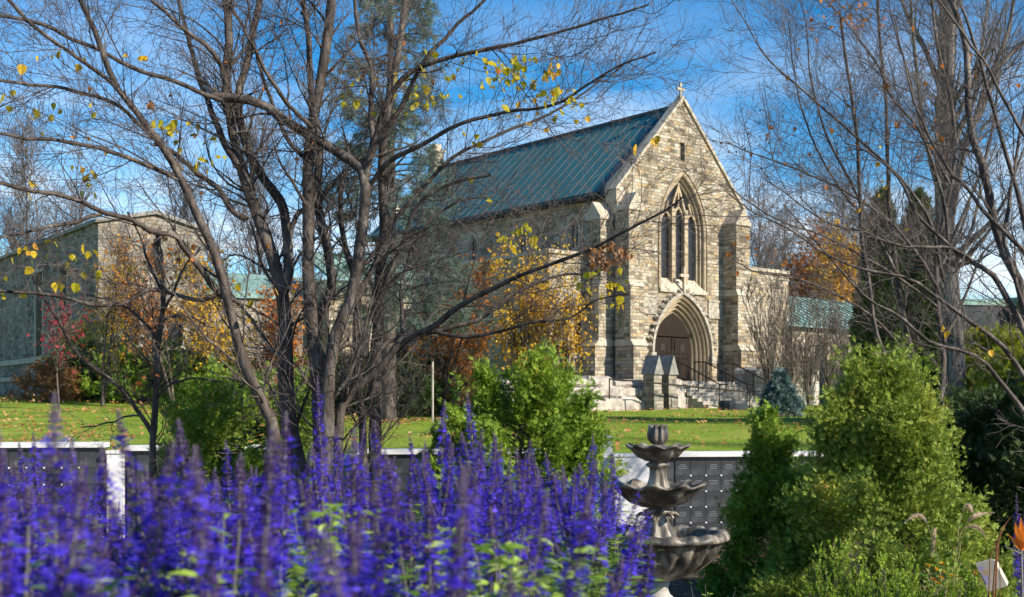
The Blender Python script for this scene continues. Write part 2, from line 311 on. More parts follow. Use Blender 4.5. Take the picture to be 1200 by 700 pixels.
# ---------------------------------------------------------------- terrain
def sst(a, b, x):
    t = np.clip((x-a)/(b-a), 0, 1); return t*t*(3-2*t)
def ground(x, y):
    x = np.asarray(x, float); y = np.asarray(y, float)
    bed = 1.12*(1-sst(5.6, 6.9, y))*(1-sst(0.5, 1.0, x)) + 0.25*(1-sst(7,11,y))
    lawn = 1.36 + np.clip(y-23, 0, 40)/34*0.92 + 0.55*sst(-3, -14, x)*sst(26, 44, y) + 0.0*x
    lawn = lawn + 0.35*sst(66, 90, y)
    lawn = lawn + 0.05*np.sin(x*0.7+1)*np.sin(y*0.5)
    m = sst(0.2, 0.55, y - (21.7 + 0.13*np.clip(x,-12,20)))
    return bed*(1-m) + lawn*m
def gz(x, y): return float(ground(x, y))

# ---------------------------------------------------------------- branching
def unit(v): return v/np.maximum(np.linalg.norm(v, axis=-1, keepdims=True), 1e-9)
def resample(P, K, rng=None, wob=0.0):
    """smooth a rough polyline through its points and resample to K points"""
    P = np.asarray(P, float); n = len(P)
    Q = np.vstack([2*P[0]-P[1], P, 2*P[-1]-P[-2]]); out = []
    for i in range(n-1):
        p0,p1,p2,p3 = Q[i],Q[i+1],Q[i+2],Q[i+3]
        for t in np.linspace(0,1,10,endpoint=False):
            out.append(0.5*((2*p1)+(-p0+p2)*t+(2*p0-5*p1+4*p2-p3)*t*t+(-p0+3*p1-3*p2+p3)*t**3))
    out.append(P[-1]); out = np.array(out)
    d = np.concatenate([[0], np.cumsum(np.linalg.norm(np.diff(out, axis=0), axis=1))])
    s = np.linspace(0, d[-1], K); R = np.stack([np.interp(s, d, out[:,k]) for k in range(out.shape[1])], 1)
    if rng is not None and wob:
        nzv = rng.normal(size=(K,3)); nzv[1:-1] = (nzv[:-2]+nzv[1:-1]*2+nzv[2:])/4; nzv[0] = 0
        R[:, :3] += nzv*wob
    return R
def tubes(P, R, sides):
    """P (N,K,3) strands, R (N,K) radii -> vertices and quads"""
    P = np.asarray(P, float); R = np.asarray(R, float); n, K, _ = P.shape
    T = np.empty_like(P); T[:,1:-1] = P[:,2:]-P[:,:-2]; T[:,0] = P[:,1]-P[:,0]; T[:,-1] = P[:,-1]-P[:,-2]; T = unit(T)
    m = unit(P[:,-1]-P[:,0]); ref = np.where(np.abs(m[:,2:3]) > 0.8, np.array([[1.,0.13,0]]), np.array([[0.11,0.17,1.]]))
    A = unit(np.cross(T, ref[:,None,:])); B = np.cross(T, A)
    an = np.arange(sides)*2*np.pi/sides
    V = P[:,:,None,:] + (A[:,:,None,:]*np.cos(an)[None,None,:,None] + B[:,:,None,:]*np.sin(an)[None,None,:,None])*R[:,:,None,None]
    idx = np.arange(n*K*sides).reshape(n, K, sides); nx = np.roll(idx, -1, axis=2)
    Fq = np.stack([idx[:,:-1], nx[:,:-1], nx[:,1:], idx[:,1:]], -1).reshape(-1,4)
    return V.reshape(-1,3), Fq
def spawn(P, R, count, rng, ang=(35,65), lf=(0.35,0.7), K=8, up=0.15, wig=0.12, t0=0.12, rf=0.55, t1=0.98, rmin=0.0012, lens=None, flat=None, bias=None, droop=0.0):
    """COUNT children grow out of the strands P; length follows the parent's"""
    n, K0, _ = P.shape; Lp = np.linalg.norm(np.diff(P, axis=1), axis=2).sum(1)
    wgt = Lp/Lp.sum(); pi = rng.choice(n, count, p=wgt); t = rng.uniform(t0, t1, count)
    f = t*(K0-1); i0 = np.minimum(f.astype(int), K0-2); fr = (f-i0)[:,None]
    p = P[pi,i0]*(1-fr)+P[pi,i0+1]*fr; tan = unit(P[pi,i0+1]-P[pi,i0]); r = R[pi,i0]*(1-fr[:,0])+R[pi,i0+1]*fr[:,0]
    rv = unit(rng.normal(size=(count,3)))
    if flat is not None: rv = rv*np.array(flat)
    perp = unit(rv - (rv*tan).sum(1,keepdims=True)*tan)
    a = np.radians(rng.uniform(ang[0], ang[1], count))[:,None]
    d = unit(tan*np.cos(a)+perp*np.sin(a)+np.array([0,0,up]) + (0 if bias is None else np.array(bias)))
    ln = Lp[pi]*rng.uniform(lf[0], lf[1], count)*(1-0.55*t) if lens is None else rng.uniform(lens[0], lens[1], count)*(1-0.4*t)
    step = (ln/(K-1))[:,None]; C = np.empty((count,K,3)); C[:,0] = p; bend = rng.normal(size=(count,3))*wig
    for k in range(1, K):
        C[:,k] = C[:,k-1]+d*step
        d = unit(d + rng.normal(size=(count,3))*wig + bend*0.5 + np.array([0,0,up*0.35 - droop*k/K]))
    rb = np.clip(r*rf*rng.uniform(0.6,1.1,count), rmin, None)
    s = np.linspace(0,1,K)[None,:]
    RR = np.maximum(rb[:,None]*(1-0.75*s), rmin*0.7)
    return C, RR
def limb_obj(P, R, sides, name, m, parent, loc):
    V, Q = tubes(P - loc, R, sides); return link(name, mesh_np(name, V, Q, m, smooth=True), parent)

# leaf shapes: local x across, y along, z up from the blade
def leafshape(kind):
    if kind == 'heart':
        V = [(0,0,0),(-.34,.10,.05),(-.46,.38,.08),(-.28,.72,.04),(0,1.05,-.04),(.28,.72,.04),(.46,.38,.08),(.34,.10,.05),(0,.5,-.03)]
        Fc = [(0,8,2,1),(8,4,3,2),(0,7,6,8),(8,6,5,4)]
        return np.array(V), np.array(Fc)
    if kind == 'lance':
        V = [(0,0,0),(-.17,.28,.05),(-.18,.55,.05),(0,1.0,-.10),(.18,.55,.05),(.17,.28,.05),(0,.3,-.02),(0,.6,-.03)]
        return np.array(V), np.array([(0,6,1),(0,5,6),(6,7,2),(6,2,1),(5,4,7),(5,7,6),(7,3,2),(7,4,3)])
    if kind == 'kite':
        return np.array([(0,0,0),(-.32,.45,.07),(0,1,0),(.32,.45,.07)]), np.array([(0,3,2,1)])
    if kind == 'spray':   # a flat fan of scale-leaved fingers
        V = []; Fc = []
        for a, l, b in ((-50,.55,.12),(-26,.8,.3),(0,1.0,.42),(26,.8,.3),(50,.55,.12)):
            a = math.radians(a); dx_, dy_ = math.sin(a), math.cos(a); px_, py_ = dy_, -dx_; w_ = .085; n = len(V)
            bz = .10 if abs(a) > .6 else .03
            V += [(0,b*.35,0),(dx_*l*.55+px_*w_, b*.35+dy_*l*.5+py_*w_, bz),(dx_*l, b*.35+dy_*l*.95, -bz*.6),(dx_*l*.55-px_*w_, b*.35+dy_*l*.5-py_*w_, bz)]
            Fc.append((n,n+1,n+2,n+3))
        return np.array(V), np.array(Fc)
    if kind == 'needles':
        V = []; Fc = []
        for k in range(7):
            a = k*2.4; r = .32; n = len(V); y0 = .08*k
            V += [(0,y0,0),(.05*math.cos(a)-.03*math.sin(a), y0+.2, .05*math.sin(a)+.03*math.cos(a)),(r*math.cos(a), y0+.5, r*math.sin(a))]
            Fc.append((n,n+1,n+2))
        return np.array(V), np.array(Fc)
    if kind == 'blade':
        return np.array([(-.05,0,0),(.05,0,0),(0,1,.15)]), np.array([(0,1,2)])
def scatter(kind, pos, dirv, size, rng, roll=True, normal=None):
    """place one leaf shape at every position, pointing along dirv; normal = preferred facing"""
    tv, tf = leafshape(kind); n = len(pos); d = unit(np.asarray(dirv, float))
    rv = rng.normal(size=(n,3)) if normal is None else np.asarray(normal) + rng.normal(size=(n,3))*0.45
    z = unit(rv - (rv*d).sum(1,keepdims=True)*d); x = np.cross(d, z)
    s = np.broadcast_to(np.asarray(size, float), (n,))[:,None,None]
    V = pos[:,None,:] + s*(x[:,None,:]*tv[None,:,0:1] + d[:,None,:]*tv[None,:,1:2] + z[:,None,:]*tv[None,:,2:3])
    Fq = (tf[None]+ (np.arange(n)*len(tv))[:,None,None]).reshape(-1, tf.shape[1])
    return V.reshape(-1,3), Fq

def conifer_bush(name, label, loc, h, rad, m, seed, nclump=420, per=34, spray=0.09, group=None, top=1.6, lean=(0,0), trunk_r=0.05, lumps=0.16, inner=0.55, cat='bush', zmin=0.02, updir=0.75, expo=None, clump=0.17, plumes=0):
    """an upright cedar: trunk, boughs, and sprays set in clumps at the bough tips"""
    rng = np.random.default_rng(seed); t = thing(name, label, cat, loc, 0, group)
    prof = expo or (lambda u: np.clip(1-u, 0, 1)**(1/top)*np.clip(0.72+1.2*u, 0, 1))
    ph = rng.uniform(0, 6.28, 6)
    def radius(u, a): return rad*prof(u)*(1+lumps*(np.sin(a*2+ph[0]+u*3)+0.7*np.sin(a*3+ph[1]-u*7)+0.6*np.sin(a*5+ph[2]+u*11))/1.3)
    u = zmin + (1-zmin)*rng.uniform(0, 1, nclump)**0.95; a = rng.uniform(0, 2*np.pi, nclump); k = np.where(rng.uniform(size=nclump) < 0.8, rng.uniform(0.80, 1.12, nclump), rng.uniform(inner, 0.85, nclump))
    r = radius(u, a)*k
    C = np.stack([r*np.cos(a)+lean[0]*u*h, r*np.sin(a)+lean[1]*u*h, u*h], 1)
    if plumes:      # boughs gather into upright plumes with dark gaps between them
        pu = rng.uniform(.04, .97, plumes); pa = rng.uniform(0, 6.283, plumes); pr = radius(pu, pa)*rng.uniform(.86, 1.14, plumes)
        T = np.stack([pr*np.cos(pa)+lean[0]*pu*h, pr*np.sin(pa)+lean[1]*pu*h, pu*h*rng.uniform(.97,1.04,plumes)], 1)
        root = T*np.array([.25,.25,1])-np.array([0,0,1])*(.22*h*(.4+pu))[:,None]; root[:,2] = np.maximum(root[:,2], .05)
        w_ = rng.choice(plumes, nclump, p=(.35+pr/rad)/(.35+pr/rad).sum()); f = rng.uniform(.25, 1, nclump)**.6
        C = root[w_]*(1-f)[:,None]+T[w_]*f[:,None]+rng.normal(size=(nclump,3))*(rad*.11*(1.25-f))[:,None]*np.array([1,1,1.3])
        u = np.clip(C[:,2]/h, 0, 1); a = np.arctan2(C[:,1]-lean[1]*u*h, C[:,0]-lean[0]*u*h)
        C[:,2] = np.maximum(C[:,2], .04)
    outw = np.stack([np.cos(a), np.sin(a), np.full(nclump, updir)], 1); outw[:,2] += np.clip(u-0.7,0,1)*3
    outw = unit(outw + rng.normal(size=(nclump,3))*0.25)
    cs = rad*clump*rng.uniform(0.6, 1.4, nclump)
    pp = np.repeat(C, per, 0); oo = np.repeat(outw, per, 0); ss = np.repeat(cs, per)[:,None]
    tt = rng.uniform(-1.2, 1.0, (len(pp),1))
    pos = pp + oo*ss*tt*1.3 + rng.normal(size=pp.shape)*ss*0.55*(1.1-0.45*(tt+1.2)/2.2)
    dirs = unit(oo + rng.normal(size=pp.shape)*0.55 + np.array([0,0,0.15])); keep = pos[:,2] > 0.02
    pos, dirs, oo = pos[keep], dirs[keep], oo[keep]
    V, Q = scatter('spray', pos, dirs, spray*rng.uniform(0.6,1.35,len(pos)), rng, normal=oo*1.0+np.array([0,0,0.45]))
    link('foliage', mesh_np('foliage', V, Q, m), t)
    tp = resample([(0,0,-0.05),(lean[0]*h*.5+.02,lean[1]*h*.5,h*.5),(lean[0]*h,lean[1]*h,h*.93)], 8)[None]
    V, Q = tubes(tp, np.linspace(trunk_r, 0.01, 8)[None], 7); link('trunk', mesh_np('trunk', V, Q, M['bark'], smooth=True), t)
    nb = min(nclump, 160); B0 = np.stack([lean[0]*u*h, lean[1]*u*h, np.clip(u*h-0.25*r, 0.03, None)], 1)[:nb]; mid = (B0+C[:nb])/2 + np.array([0,0,-0.03])
    BP = np.stack([B0, mid, C[:nb]], 1); V, Q = tubes(BP, np.tile(np.array([[.012,.008,.004]]), (nb,1))*max(rad,0.5), 4)
    link('boughs', mesh_np('boughs', V, Q, M['twig'], smooth=True), t)
    return t

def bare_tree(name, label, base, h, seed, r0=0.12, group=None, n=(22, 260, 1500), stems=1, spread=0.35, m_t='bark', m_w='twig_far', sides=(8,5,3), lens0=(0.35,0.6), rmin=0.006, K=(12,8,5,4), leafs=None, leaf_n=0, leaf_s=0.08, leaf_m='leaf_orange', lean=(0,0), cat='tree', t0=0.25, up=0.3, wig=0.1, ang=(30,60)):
    """a leafless or thinly leaved broad tree: stems, boughs, twigs, and leaves still hanging on"""
    rng = np.random.default_rng(seed); base = np.array(base, float); t = thing(name, label, cat, tuple(base), 0, group)
    P = []
    for k in range(stems):
        a = rng.uniform(0,6.28); s = spread*h*(rng.uniform(0.3,1) if stems > 1 else 0.08)
        e = np.array([math.cos(a)*s+lean[0]*h, math.sin(a)*s+lean[1]*h, h*rng.uniform(0.85,1)])
        P.append(resample([(0,0,-0.1), e*np.array([.35,.35,.4])+rng.normal(size=3)*h*.012, e*np.array([.75,.75,.75])+rng.normal(size=3)*h*.012, e], K[0], rng, h*0.004))
    P = np.array(P); R = np.tile(np.linspace(r0, r0*0.12, K[0])[None], (stems,1))*rng.uniform(0.7,1,(stems,1)); R[:,0] *= 1.35
    V, Q = tubes(P, R, sides[0]); link('trunk', mesh_np('trunk', V, Q, M[m_t], smooth=True), t)
    B, BR = spawn(P, R, n[0], rng, ang, lens0, K[1], up, wig, t0, 0.6, rmin=rmin*2)
    V, Q = tubes(B, BR, sides[1]); link('boughs', mesh_np('boughs', V, Q, M[m_w], smooth=True), t)
    all1, all1R = B, BR
    C, CR = spawn(all1, all1R, n[1], rng, (25,60), (0.3,0.6), K[2], up*.6, wig, 0.1, 0.6, rmin=rmin*1.4)
    D, DR = spawn(C, CR, n[2], rng, (25,60), (0.35,0.8), K[3], up*.5, wig, 0.1, 0.7, rmin=rmin)
    V1, Q1 = tubes(C, CR, sides[2]); V2, Q2 = tubes(D, DR, sides[2])
    link('twigs', mesh_np('twigs', np.vstack([V1,V2]), np.vstack([Q1, Q2+len(V1)]), M[m_w], smooth=True), t)
    if leaf_n:
        tips = np.vstack([D[:, -1], D[:, K[3]//2], C[:, -1]])
        if leafs is not None: tips = tips[leafs(tips)]
        if len(tips):
            i = rng.integers(0, len(tips), leaf_n); pos = tips[i]+rng.normal(size=(leaf_n,3))*leaf_s*1.2
            V, Q = scatter('kite', pos, rng.normal(size=(leaf_n,3))*0.7+np.array([0,0,-0.7]), leaf_s*rng.uniform(0.7,1.3,leaf_n), rng)
            link('leaves', mesh_np('leaves', V, Q, M[leaf_m]), t)
    return t

def traced_tree(name, label, base, limbs, D, seed, twig, leaves=(), group=None, K=26, bark='bark', thin=0.84, tw=1.0):
    """limbs: (part name, depth offset at its start, at its end, r start px, r end px, [(px, py)...])"""
    rng = np.random.default_rng(seed); base = np.array(base, float); t = thing(name, label, 'tree', tuple(base), 0, group)
    P = []; R = []
    for (nm, d0, d1, r0, r1, pts) in limbs:
        pts = np.array(pts, float); s = np.concatenate([[0], np.cumsum(np.hypot(*np.diff(pts, axis=0).T))]); s /= s[-1]
        Y = D + d0 + (d1-d0)*s
        W = np.stack([(pts[:,0]-600)/F*Y, Y, CZ+(HY-pts[:,1])/F*Y], 1)
        W = resample(W, K, rng, 0.009); rr = np.linspace(r0, r1, K)/F*(D+(d0+d1)/2)*rng.uniform(0.93,1.07,K)
        P.append(W); R.append(rr); rr *= thin*(1.2 if nm == 'trunk' else 1.0); limb_obj(W[None], rr[None], 10 if nm == 'trunk' else 8, nm, M[bark], t, base)
    P = np.array(P); R = np.array(R)
    cfg = twig
    B, BR = spawn(P, R, cfg['n'][0], rng, cfg.get('ang',(30,62)), K=11, up=cfg.get('up',0.12), wig=0.10, t0=0.22, rf=0.31, lens=cfg['l'][0], rmin=0.0042*tw, flat=cfg.get('flat'), bias=cfg.get('bias'))
    C, CR = spawn(np.concatenate([B]), BR, cfg['n'][1], rng, (25,65), K=8, up=0.08, wig=0.13, t0=0.1, rf=0.55, lens=cfg['l'][1], rmin=0.0029*tw)
    D3, DR = spawn(C, CR, cfg['n'][2], rng, (25,65), K=6, up=0.05, wig=0.15, t0=0.1, rf=0.6, lens=cfg['l'][2], rmin=0.0021*tw)
    E0, ER0 = spawn(P, R*0+0.008, cfg['n'][3], rng, (40,85), K=6, up=0.1, wig=0.15, t0=0.15, rf=0.5, lens=cfg['l'][2], rmin=0.002)
    E, ER = spawn(D3, DR, cfg['n'][4], rng, (30,70), K=4, up=0.05, wig=0.2, t0=0.1, rf=0.7, lens=cfg['l'][3], rmin=0.0017*tw)
    V, Q = tubes(B-base, BR, 6); link('small_branches', mesh_np('small_branches', V, Q, M[bark], smooth=True), t)
    VV = []; QQ = []; off = 0
    for a, b, sd in ((C,CR,4),(D3,DR,3),(E0,ER0,3),(E,ER,3)):
        V, Q = tubes(a-base, b, sd); VV.append(V); QQ.append(Q+off); off += len(V)
    link('twigs', mesh_np('twigs', np.vstack(VV), np.vstack(QQ), M['twig'], smooth=True), t)
    # leaves still hanging: each cluster takes the twig ends it finds near its place on the tree
    tips = np.vstack([D3[:, -1], D3[:, 3], E[:, -1], E0[:, -1], C[:, -1]])
    sx_ = 600+F*tips[:,0]/tips[:,1]; sy_ = HY-F*(tips[:,2]-CZ)/tips[:,1]
    for (cx, cy, rx, ry, n, size, mk) in leaves:
        ok = np.where(((sx_-cx)/rx)**2+((sy_-cy)/ry)**2 < 1)[0]
        if not len(ok): continue
        i = rng.choice(ok, n); pos = tips[i]-base+rng.normal(size=(n,3))*np.array([.02,.02,.02])
        d = rng.normal(size=(n,3))*0.45+np.array([0,0,-0.9])
        V, Q = scatter('heart', pos, d, size*rng.uniform(0.42,1.02,n), rng)
        V += np.sin(V*60+rng.uniform(0,6))*0.004
        link('leaves', mesh_np('leaves', V, Q, M[mk]), t)
    return t

# ================================================================ GROUND
xs = np.concatenate([np.linspace(-1500,-60,14), np.linspace(-55,-14,24), np.linspace(-13.5,14,112), np.linspace(15,60,24), np.linspace(70,1500,14)])
ys = np.concatenate([np.linspace(-60,0,8), np.linspace(0.5,30,150), np.linspace(30.5,90,90), np.linspace(95,2500,24)])
X, Y = np.meshgrid(xs, ys); Z = ground(X, Y); nx, ny = len(xs), len(ys)
idx = np.arange(nx*ny).reshape(ny, nx); Q = np.stack([idx[:-1,:-1], idx[:-1,1:], idx[1:,1:], idx[1:,:-1]], -1).reshape(-1,4)
yc = ((Y[:-1,:-1]+Y[1:,1:])/2 - (21.7+0.13*np.clip((X[:-1,:-1]+X[1:,1:])/2,-12,20))).ravel()
ym = (Y[:-1,:-1]+Y[1:,1:]).ravel()/2
g = link('ground', mesh_np('ground', np.stack([X.ravel(),Y.ravel(),Z.ravel()],1), Q, [M['lawn'], M['soil']], smooth=True, mi=np.where(yc > 0.35, 0, 1)))
g['kind'] = 'structure'
rng = np.random.default_rng(5)
def lawn_pts(n, x0, x1, y0, y1):
    x = rng.uniform(x0, x1, n); y = rng.uniform(y0, y1, n); k = y > 22.4+0.13*x; return x[k], y[k]
x, y = lawn_pts(150000, -22, 17, 20, 52)
pos = np.stack([x, y, ground(x,y)-0.005], 1)
V, Q = scatter('blade', pos, rng.normal(size=pos.shape)*0.35+np.array([0,0,1]), rng.uniform(0.04,0.085,len(pos)), rng); V[:] = V
o = link('grass', mesh_np('grass', V, Q, M['blade'])); tag(o, 'short green grass blades over the lawn behind the white-capped wall', 'grass', kind='stuff')
x, y = lawn_pts(34000, -24, 18, 21, 56); k = rng.uniform(size=len(x)) < np.where(x < -3, 0.95, 0.5); x, y = x[k], y[k]; k = (np.sin(x*.9+1.3*np.sin(y*.6))+np.sin(y*1.1-x*.35)+rng.normal(size=len(x))*1.1) > .2; x, y = x[k], y[k]
pos = np.stack([x, y, ground(x,y)+0.085], 1)
V, Q = scatter('kite', pos, rng.normal(size=pos.shape)*np.array([1,1,.25]), rng.uniform(0.07,0.14,len(pos)), rng, normal=np.tile(np.array([[0,-0.4,1.]]),(len(pos),1)))
o = link('fallen_leaves', mesh_np('fallen_leaves', V, Q, M['leaf_dry'])); tag(o, 'dry orange and tan leaves scattered over the lawn', 'leaves', kind='stuff')
x = rng.uniform(-6, 6, 2600); y = rng.uniform(6.5, 20, 2600); pos = np.stack([x, y, ground(x,y)+0.015], 1)
V, Q = scatter('kite', pos, rng.normal(size=pos.shape)*np.array([1,1,.2]), rng.uniform(0.07,0.14,len(pos)), rng, normal=np.tile(np.array([[0,0,1.]]),(len(pos),1)))
o = link('leaf_litter', mesh_np('leaf_litter', V, Q, M['leaf_brown'])); tag(o, 'brown leaf litter on the soil around the fountain', 'leaves', kind='stuff')

# ================================================================ STONE CHURCH
ZB = 2.3; CX, CY = 5.07, 58.0; RZ = math.atan2(0.638, 0.770); W = 8.92; MID = W/2
ch = thing('stone_church', 'pale rubble stone church with steep green metal roof, tall pointed window and arched doorway', 'church', (CX, CY, ZB), RZ)
def cb(mb, name, m, parent=ch, **k): return mb.build(name, M[m] if isinstance(m, str) else m, parent, dz=ZB, **k)
APX, EVZ = 17.65, 12.9
win = arch(MID, 1.62, 8.12, 10.95, 13.95, 12); dor = arch(MID-0.1, 2.0, 3.3, 5.0, 7.8, 12)
slit = [(MID-.16,14.6),(MID-.16,15.5),(MID+.16,15.5),(MID+.16,14.6)]
cb(MB().wall([(0,2.2),(W,2.2),(W,EVZ),(MID,APX),(0,EVZ)], [win, dor, slit], 0, 0.5), 'gable_wall', 'stone')
cb(MB().box(MID-.16,MID+.16,0.35,0.4,14.6,15.5), 'slit_window', 'glass_dark')
# coping along the gable, kneelers and cross
mb = MB()
for s in (-1, 1):
    a = Vector((MID, 0, APX)); b = Vector((MID+s*(MID+.22), 0, EVZ-.28)); d = (b-a).normalized(); n = Vector((-d.z*s, 0, d.x*s)); n = n if n.z > 0 else -n
    y0, y1 = -0.10, 0.42; q = [a-n*.02, b-n*.02, b+n*.10, a+n*.13]
    mb.add([(p.x,y0,p.z) for p in q]+[(p.x,y1,p.z) for p in q], [(0,1,2,3),(7,6,5,4),(0,4,5,1),(1,5,6,2),(2,6,7,3),(3,7,4,0)])
    x = 0 if s < 0 else W
    mb.box(x-.30,x+.30,-.14,.55,EVZ-.85,EVZ-.3); mb.box(x-.2,x+.2,-.1,.5,EVZ-1.4,EVZ-.85)
cb(mb, 'gable_coping', 'dressed')
mb = MB().box(MID-.13,MID+.13,.02,.30,APX+.0,APX+.2).box(MID-.045,MID+.045,.10,.20,APX+.2,APX+.78).box(MID-.2,MID+.2,.105,.195,APX+.5,APX+.59)
for dx_, dz_ in ((-.2,.545),(.2,.545),(0,.80)): mb.box(MID+dx_-.07,MID+dx_+.07,.09,.21,APX+dz_-.07,APX+dz_+.07)
cb(mb, 'roof_cross', 'dressed')
# side walls with lancets, far gable
NL = 21.0
side = MB()
def sidewall(x0, x1):
    holes = [arch(v, .42, 10.15, 11.1, 11.75, 6) for v in (3.2, 7.2, 11.3, 15.3, 19)]
    m2 = MB().wall([(0.5,2.2),(NL,2.2),(NL,EVZ-.05),(0.5,EVZ-.05)], holes, 0, x1-x0)
    V = [(x0+p[1], p[0], p[2]) for p in m2.V]; side.add(V, m2.F)
sidewall(0, 0.6); sidewall(W-.6, W)
side.wall([(0.6,2.2),(W-.6,2.2),(W-.6,EVZ),(MID,APX-.5),(.6,EVZ)], [], NL-.6, NL)
side.box(-3.2, W+3.2, NL, NL+10, 2.2, 9.5)
cb(side, 'nave_wall', 'stone')
mb = MB(); mg = MB()
for v in (3.2, 7.2, 11.3, 15.3, 19):
    a0 = arch(v, .56, 10.02, 11.1, 11.95, 6); a1 = arch(v, .42, 10.15, 11.1, 11.75, 6); a2 = arch(v, .30, 10.25, 11.1, 11.6, 6)
    mb = MB(); mg = MB(); mb.loft([[(-.04,p[0],p[1]) for p in a0], [(-.05,p[0],p[1]) for p in a1], [(.22,p[0],p[1]) for p in a2]])
    mb.add([(-.04,v-.56,10.02),(-.04,v+.56,10.02),(.25,v+.3,10.25),(.25,v-.3,10.25)], [(0,1,2,3)]); mb.box(.14,.2,v-.03,v+.03,10.2,11.5)
    mg.box(.25,.3,v-.42,v+.42,10.1,11.8)
    fr = cb(mb, 'side_window', 'dressed'); cb(mg, 'pane', 'glass_dark', parent=fr); mb = MB(); mg = MB()
mb = MB()
mb = MB().box(-.12,0,1.1,NL,9.55,9.75).box(-.09,0,.75,NL,EVZ-.45,EVZ-.2); cb(mb, 'string_course', 'dressed')
# roof with standing seams
RA, RE = APX-.28, EVZ+.12
for s in (-1, 1):
    mb = MB(); ex = MID+s*(MID+.45); ez = RE-.45
    def rp(f, v, up=0.0):
        x = MID+(ex-MID)*f; z = RA+(ez-RA)*f - (0.25*max(0,f-.9)*-1); nx_ = s*.71; return (x+nx_*up, v, z+.7*up)
    fs = [0,.5,.9,1.0]
    mb.loft([[rp(f, .51), rp(f, NL+.2)] for f in fs]); mb.loft([[rp(f,.51,-.12), rp(f,NL+.2,-.12)] for f in fs])
    mb.add([rp(0,NL+.2),rp(1,NL+.2),rp(1,NL+.2,-.12),rp(0,NL+.2,-.12)],[(0,1,2,3)])
    v = 1.2
    while v < NL:
        for f0, f1 in zip(fs[:-1], fs[1:]):
            mb.hexa([rp(f0,v-.03),rp(f1,v-.03),rp(f1,v+.03),rp(f0,v+.03)], [rp(f0,v-.022,.02),rp(f1,v-.022,.02),rp(f1,v+.022,.02),rp(f0,v+.022,.02)], 1)
        v += .74
    mb.build('roof', [M['roof'], M['roof_trim']], ch, dz=ZB)
    mb = MB().box(min(ex,ex+s*.16),max(ex,ex+s*.16),.9,NL+.2,ez-.12,ez+.06)
    mb.box(min(ex-s*.45,ex),max(ex-s*.45,ex),.9,NL+.2,ez-.2,ez-.1); cb(mb, 'gutter', 'roof_trim')
cb(MB().box(MID-.12,MID+.12,.8,NL+.2,RA-.05,RA+.1), 'ridge_cap', 'roof_trim')
# dark metal verge behind the coping
mb = MB()
for s in (-1,1):
    ex = MID+s*(MID+.45); ez = RE-.45
    mb.hexa([(MID,.43,RA-.2),(ex,.43,ez-.2),(ex,.85,ez-.2),(MID,.85,RA-.2)],[(MID,.43,RA+.32),(ex,.43,ez+.32),(ex,.85,ez+.2),(MID,.85,RA+.2)])
cb(mb, 'verge_flashing', 'roof_trim')
mb = MB().box(MID-.35,MID+.35,NL-.5,NL+.2,RA-.6,RA+1.0).box(MID-.45,MID+.45,NL-.6,NL+.3,RA+1.0,RA+1.15).box(MID-.25,MID+.25,NL-.4,NL+.1,RA+1.15,RA+1.5)
cb(mb, 'chimney', 'stone')
mb = MB().hexa([(.2,NL-1.5,RE-.2),(1.1,NL-1.5,RE+.6),(1.1,NL-.9,RE+.6),(.2,NL-.9,RE-.2)],[(.6,NL-1.25,RE+1.9),(.7,NL-1.25,RE+1.9),(.7,NL-1.15,RE+1.9),(.6,NL-1.15,RE+1.9)])
cb(mb, 'pinnacle', 'dressed')
# buttresses with set-offs
def buttress(u0, u1, d, z1, ax='f'):
    st = [(0, d*1.35, 2.2, 5.2), (0, d*1.12, 5.5, 8.0), (0, d, 8.3, z1)]; m2 = MB()
    def bx(a0, a1, q0, q1, z0, z1_):
        if ax == 'f': m2.box(a0, a1, -q1, -q0-.002, z0, z1_)
        else: m2.box(-q1, -q0-.002, a0, a1, z0, z1_)
    for i, (q0, q1, z0, zz) in enumerate(st): bx(u0, u1, q0, q1, z0, zz)
    m3 = MB(); slopes = []
    def sl(q1, q2, z0, z1_):
        if ax == 'f': b = [(u0-.05,-q1-.05,z0),(u1+.05,-q1-.05,z0),(u1+.05,0,z0),(u0-.05,0,z0)]; t_ = [(u0-.02,-q2,z1_),(u1+.02,-q2,z1_),(u1+.02,0,z1_),(u0-.02,0,z1_)]
        else: b = [(-q1-.05,u0-.05,z0),(0,u0-.05,z0),(0,u1+.05,z0),(-q1-.05,u1+.05,z0)]; t_ = [(-q2,u0-.02,z1_),(0,u0-.02,z1_),(0,u1+.02,z1_),(-q2,u1+.02,z1_)]
        m4 = MB().hexa(b, t_); slopes.append(m4)
    sl(d*1.35, d*1.12, 5.2, 5.5); sl(d*1.12, d, 8.0, 8.3)
    um = (u0+u1)/2
    if ax == 'f':
        m3.box(u0-.06,u1+.06,-d-.07,0,z1,z1+.12)
        m3.add([(u0-.06,-d-.07,z1+.12),(u1+.06,-d-.07,z1+.12),(um,-d-.07,z1+.85),(u0-.06,0,z1+.12),(u1+.06,0,z1+.12),(um,0,z1+.85)],[(0,1,2),(5,4,3),(0,3,4,1),(1,4,5,2),(2,5,3,0)])
    else:
        m3.box(-d-.07,0,u0-.06,u1+.06,z1,z1+.12)
        m3.add([(-d-.07,u0-.06,z1+.12),(-d-.07,u1+.06,z1+.12),(-d-.07,um,z1+.85),(0,u0-.06,z1+.12),(0,u1+.06,z1+.12),(0,um,z1+.85)],[(0,1,2),(5,4,3),(0,3,4,1),(1,4,5,2),(2,5,3,0)])
    b = cb(m2, 'buttress', 'stone'); cb(m3, 'gabled_cap', 'dressed', parent=b)
    for m4 in slopes: cb(m4, 'weathering', 'dressed', parent=b)
buttress(-.22, .68, .9, 11.6); buttress(7.5, 8.55, .9, 11.6); buttress(.2, 1.15, 1.0, 11.2, 's')
